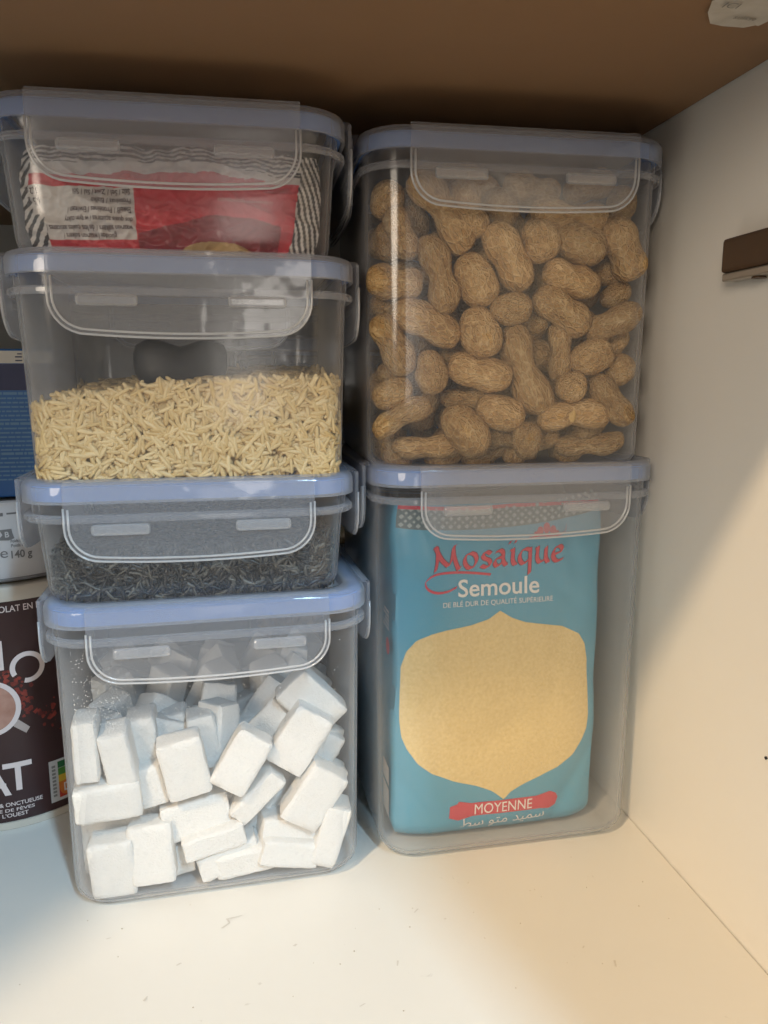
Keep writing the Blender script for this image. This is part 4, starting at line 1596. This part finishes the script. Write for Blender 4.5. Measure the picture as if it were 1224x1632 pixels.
printed('tin_lettering', ([(-1.0, 17.8), (-3.8, 17.8), (2.4, 33.6), (4.8, 33.6)], [(0, 1, 2, 3)]), tm, M_PINKW, TIN, .22, 3)
printed('tin_lettering', rect(-1.5, 9, 22.0, 24.2), tm, M_PINKW, TIN, .24, 3)
for txt, v0, u1 in (('RICHE & ONCTUEUSE', 12.0, 24.3), ('À BASE DE FÈVES', 9.2, 20.5), ("DE L'OUEST", 6.4, 17.6)):
    printed('tin_lettering', fit(text_mesh(txt, bold=.012), u1 - 1.62 * len(txt), u1, v0, 2.0), tm, M_PINKW, TIN, .2, 3)
# coloured nutrition score label
printed('score_label', rect(28.2, 41.0, 7.8, 29.6), tm, solid('score_white', (.5, .5, .5), .5), TIN, .2, 3)
for k, cc in enumerate(((.012, .10, .03), (.06, .20, .03), (.55, .36, .03), (.50, .16, .02), (.42, .04, .02))):
    printed('score_label', rect(32.4, 40.0, 25.0 - k * 3.9, 28.4 - k * 3.6), tm, solid('score_colour', cc, .5), TIN, .26 + .01 * k, 3)
printed('score_label', disc(36.4, 14.0, 3.7, 3.9, 24), tm, solid('score_circle', (.55, .16, .03), .5), TIN, .34, 3)
printed('score_label', fit(text_mesh('D', bold=.02), 34.8, 38.2, 12.2, 4.2), tm, M_PINKW, TIN, .4, 3)
printed('score_label', merge(*[rect(29.4, 31.2, 10.6 + k * 1.9, 11.8 + k * 1.9) for k in range(9)]), tm, solid('score_ink', (.2, .2, .2), .5), TIN, .26, 3)

M_CAN = solid('white_can', (.62, .62, .64), .4, .5)
M_CANG = solid('can_grey_print', (.20, .20, .21), .5)
CAN = empty('white_can', TC + Vector((0, 0, .1206)))
tag(CAN, 'small white round can standing on the chocolate tin', 'can')
lathe('can_body', ((41.5, 0.0), (42.6, .6), (42.9, 2.4), (43, 3.0), (43, 35.0), (42.4, 36.0), (42.6, 37.4), (41.4, 38.2), (40.6, 36.6), (10, 36.6)), M_CAN, CAN)
lathe('can_seam', ((42.7, .2), (43.6, .4), (43.6, 1.5), (42.8, 1.8)), solid('can_metal', (.35, .35, .36), .3, metal=.8), CAN)
cm = cyl_map(43.0)
printed('can_lettering', fit(text_mesh('140 g', bold=.02), 17.6, 26.8, 11.2, 3.6), cm, M_CANG, CAN, .15, 3)
printed('can_lettering', fit(text_mesh('e'), 13.0, 16.2, 11.8, 3.2), cm, M_CANG, CAN, .15, 3)
printed('can_lettering', fit(text_mesh('Poids net égoutté', bold=.015), 17.8, 29, 18.6, 1.5), cm, M_CANG, CAN, .15, 3)
printed('can_lettering', fit(text_mesh('Poids net total', bold=.015), 17.8, 29, 16.4, 1.5), cm, M_CANG, CAN, .15, 3)
printed('can_emblem', ([(12.5, 20.2), (17, 19.8), (19.5, 20.6), (18.8, 23.4), (18.6, 25.2), (13.4, 25.0), (14.6, 22.6)], [(0, 1, 2, 3, 4, 5, 6)]), cm, M_CANG, CAN, .15, 3)
printed('can_emblem', fit(text_mesh('B', bold=.02), 15.6, 17.4, 21.4, 2.6), cm, M_CAN, CAN, .25, 3)
printed('can_emblem', ([(24, 20.6), (29.5, 20.8), (29.2, 24.2), (26.6, 22.6)], [(0, 1, 2, 3)]), cm, M_CANG, CAN, .15, 3)
printed('can_emblem', merge(rect(11, 15.5, 31.4, 33.0), rect(17, 26, 32, 32.8)), cm, M_CANG, CAN, .15, 3)

CT = empty('blue_carton', (-.140, .386, .1592), math.radians(2))
tag(CT, 'blue printed carton standing on the white can', 'carton')
M_CTB = solid('carton_blue', (.012, .095, .30), .45, .5, col2=(.018, .12, .36), scale=18)
M_CTD = solid('carton_navy', (.006, .012, .07), .45)
M_CTW = solid('carton_white', (.55, .52, .47), .5)
M_CTT = solid('carton_small_print', (.10, .22, .38), .5)
bm_obj('carton_body', box_bm(-.055, .055, 0, .06, 0, .0690, .0008), M_CTB, CT)


def ct_map(u, v, lift):
    return Vector((u, -lift, v)) * MM


printed('carton_strip', rect(-54, 54, 62.4, 68.0), ct_map, M_CTW, CT, .15)
printed('carton_panel', rect(-54, 54, 50.0, 62.2), ct_map, M_CTD, CT, .15)
printed('carton_stripe', merge(*[rect(38 + k * 5, 41 + k * 5, 65.0, 65.6) for k in range(3)], *[rect(38 + k * 4, 41 + k * 4, 63.4, 63.9) for k in range(4)], *[rect(39 + k * 5, 41 + k * 5, 66.4, 66.9) for k in range(3)]), ct_map, M_CTD, CT, .3)
rows_ = []
for k in range(21):
    x0 = 8
    vv = 48.0 - k * 2.0
    while x0 < 53:
        w_ = rc.uniform(.8, 6)
        rows_.append(rect(x0, min(53, x0 + w_), vv, vv + (.75 if k % 7 else 1.2)))
        x0 += w_ + .45
printed('carton_lettering', merge(*rows_), ct_map, M_CTT, CT, .2)

# ------------------------------------------------------------------ containers farther back, seen through the gap
M_PASTA = mat_grain('dry_pasta', (.42, .27, .10), (.60, .43, .20), .5)
for i, (zz, HH, lab, lab2) in enumerate(((0.0, .1130, 'container at the back behind the gap, lowest of its stack', 'tan dry pasta in the lowest container behind the gap'),
                                  (.1092, .0780, 'container at the back behind the gap, second from the floor', 'tan dry pasta in the second container behind the gap'),
                                  (.1834, .0560, 'container at the back behind the gap, with its lid beside the rice', 'tan dry pasta in the third container behind the gap'))):
    c = place(make_container(HH, .0610, .0592), .0620 + .004 * (i % 2), .5250, zz, (3, -4, 2)[i], lab, 'containers in the back row')
    mb = c.matrix_basis.copy()
    tf_ = (lambda x, y, H=HH: H * 1000 * .60 + 3 * noise.noise(Vector((x * .05, y * .05, H * 90))))
    p_ = heap_points(rg, 58.5, 5.0, tf_, 180, 200, 120, inset=3.5, thick=5)
    hp = heap('dry_pasta', M_PASTA, mb, p_, lambda r: (r.uniform(14, 20) * MM, r.uniform(5, 7) * MM, r.uniform(5, 7) * MM), rg, tmpl, flat=.2, half=.0575)
    tag(hp, lab2, 'pasta', kind='stuff')
    heap_core('pasta_core', solid('pasta_bulk', (.3, .2, .08), .8), mb, 58.5, 4.0, tf_, hp, inset=7, drop=5)

# ------------------------------------------------------------------ hinge on the right wall, torn sticker under the shelf
HG = empty('hinge', (WX, .2690, .2500))
tag(HG, 'brown metal door hinge fixed to the right cupboard wall', 'hinge')
M_HINGE = solid('hinge_bronze', (.105, .062, .036), .42, .5, metal=.35)
M_HINGEU = solid('hinge_steel', (.42, .38, .33), .35, .5, metal=.7)
bm_obj('cover', box_bm(-.0070, -.0002, -.085, 0, .0030, .0152, .0012), M_HINGE, HG)
bm_obj('arm', box_bm(-.0064, -.0004, -.085, -.0004, 0, .0029, .0006), M_HINGEU, HG)
bm = bmesh.new()
bmesh.ops.create_cone(bm, cap_ends=True, segments=18, radius1=.0026, radius2=.0022, depth=.0008, matrix=Matrix.Translation((-.0035, -.018, -.0003)))
bm_obj('screw', bm, M_HINGE, HG)
bm = bmesh.new()
bmesh.ops.create_cone(bm, cap_ends=True, segments=14, radius1=.0006, radius2=.0005, depth=.0006, matrix=Matrix.Translation((WX - .0003, .2297, .0794)) @ Matrix.Rotation(math.radians(90), 4, 'Y'))
hole = bm_obj('screw_hole', bm, M_BLACK)
tag(hole, 'tiny dark screw hole in the right cupboard wall', 'hole')

ST = empty('torn_sticker', (.150, .230, CZ - .0003))
tag(ST, 'torn white paper sticker stuck under the upper shelf', 'sticker')
M_PAPER = solid('sticker_paper', (.52, .47, .40), .8, col2=(.60, .55, .48), scale=120, bump=.2, bscale=150)
out_ = [(-12, -6), (-9.5, 0), (-4.5, 6.5), (1.0, 8.2), (7.5, 7.2), (10, 5.2), (11.4, 5.6), (13, -1), (12, -10), (2, -13), (-8, -12)]
bm = bmesh.new()
ctr = bm.verts.new((1 * MM, -2 * MM, -.0002))
rv = [bm.verts.new((x * MM, y * MM, -.00015 - .0005 * random.random())) for x, y in out_]
for k in range(len(rv)):
    bm.faces.new((ctr, rv[k], rv[(k + 1) % len(rv)]))
bm_obj('paper', bm, M_PAPER, ST)


def st_map(u, v, lift):
    return Vector((u, v, -.75 - lift)) * MM


M_STI = solid('sticker_ink', (.25, .23, .20), .7)
printed('sticker_lettering', ([(x * .9 - 8, -y * .9 - 4) for x, y in text_mesh('ICI', 5)[0]], text_mesh('ICI', 5)[1]), st_map, M_STI, ST, 0)
printed('sticker_lettering', ([(x - 0, -y + 2) for x, y in text_mesh('suisse', 3.2)[0]], text_mesh('suisse', 3.2)[1]), st_map, M_STI, ST, 0)
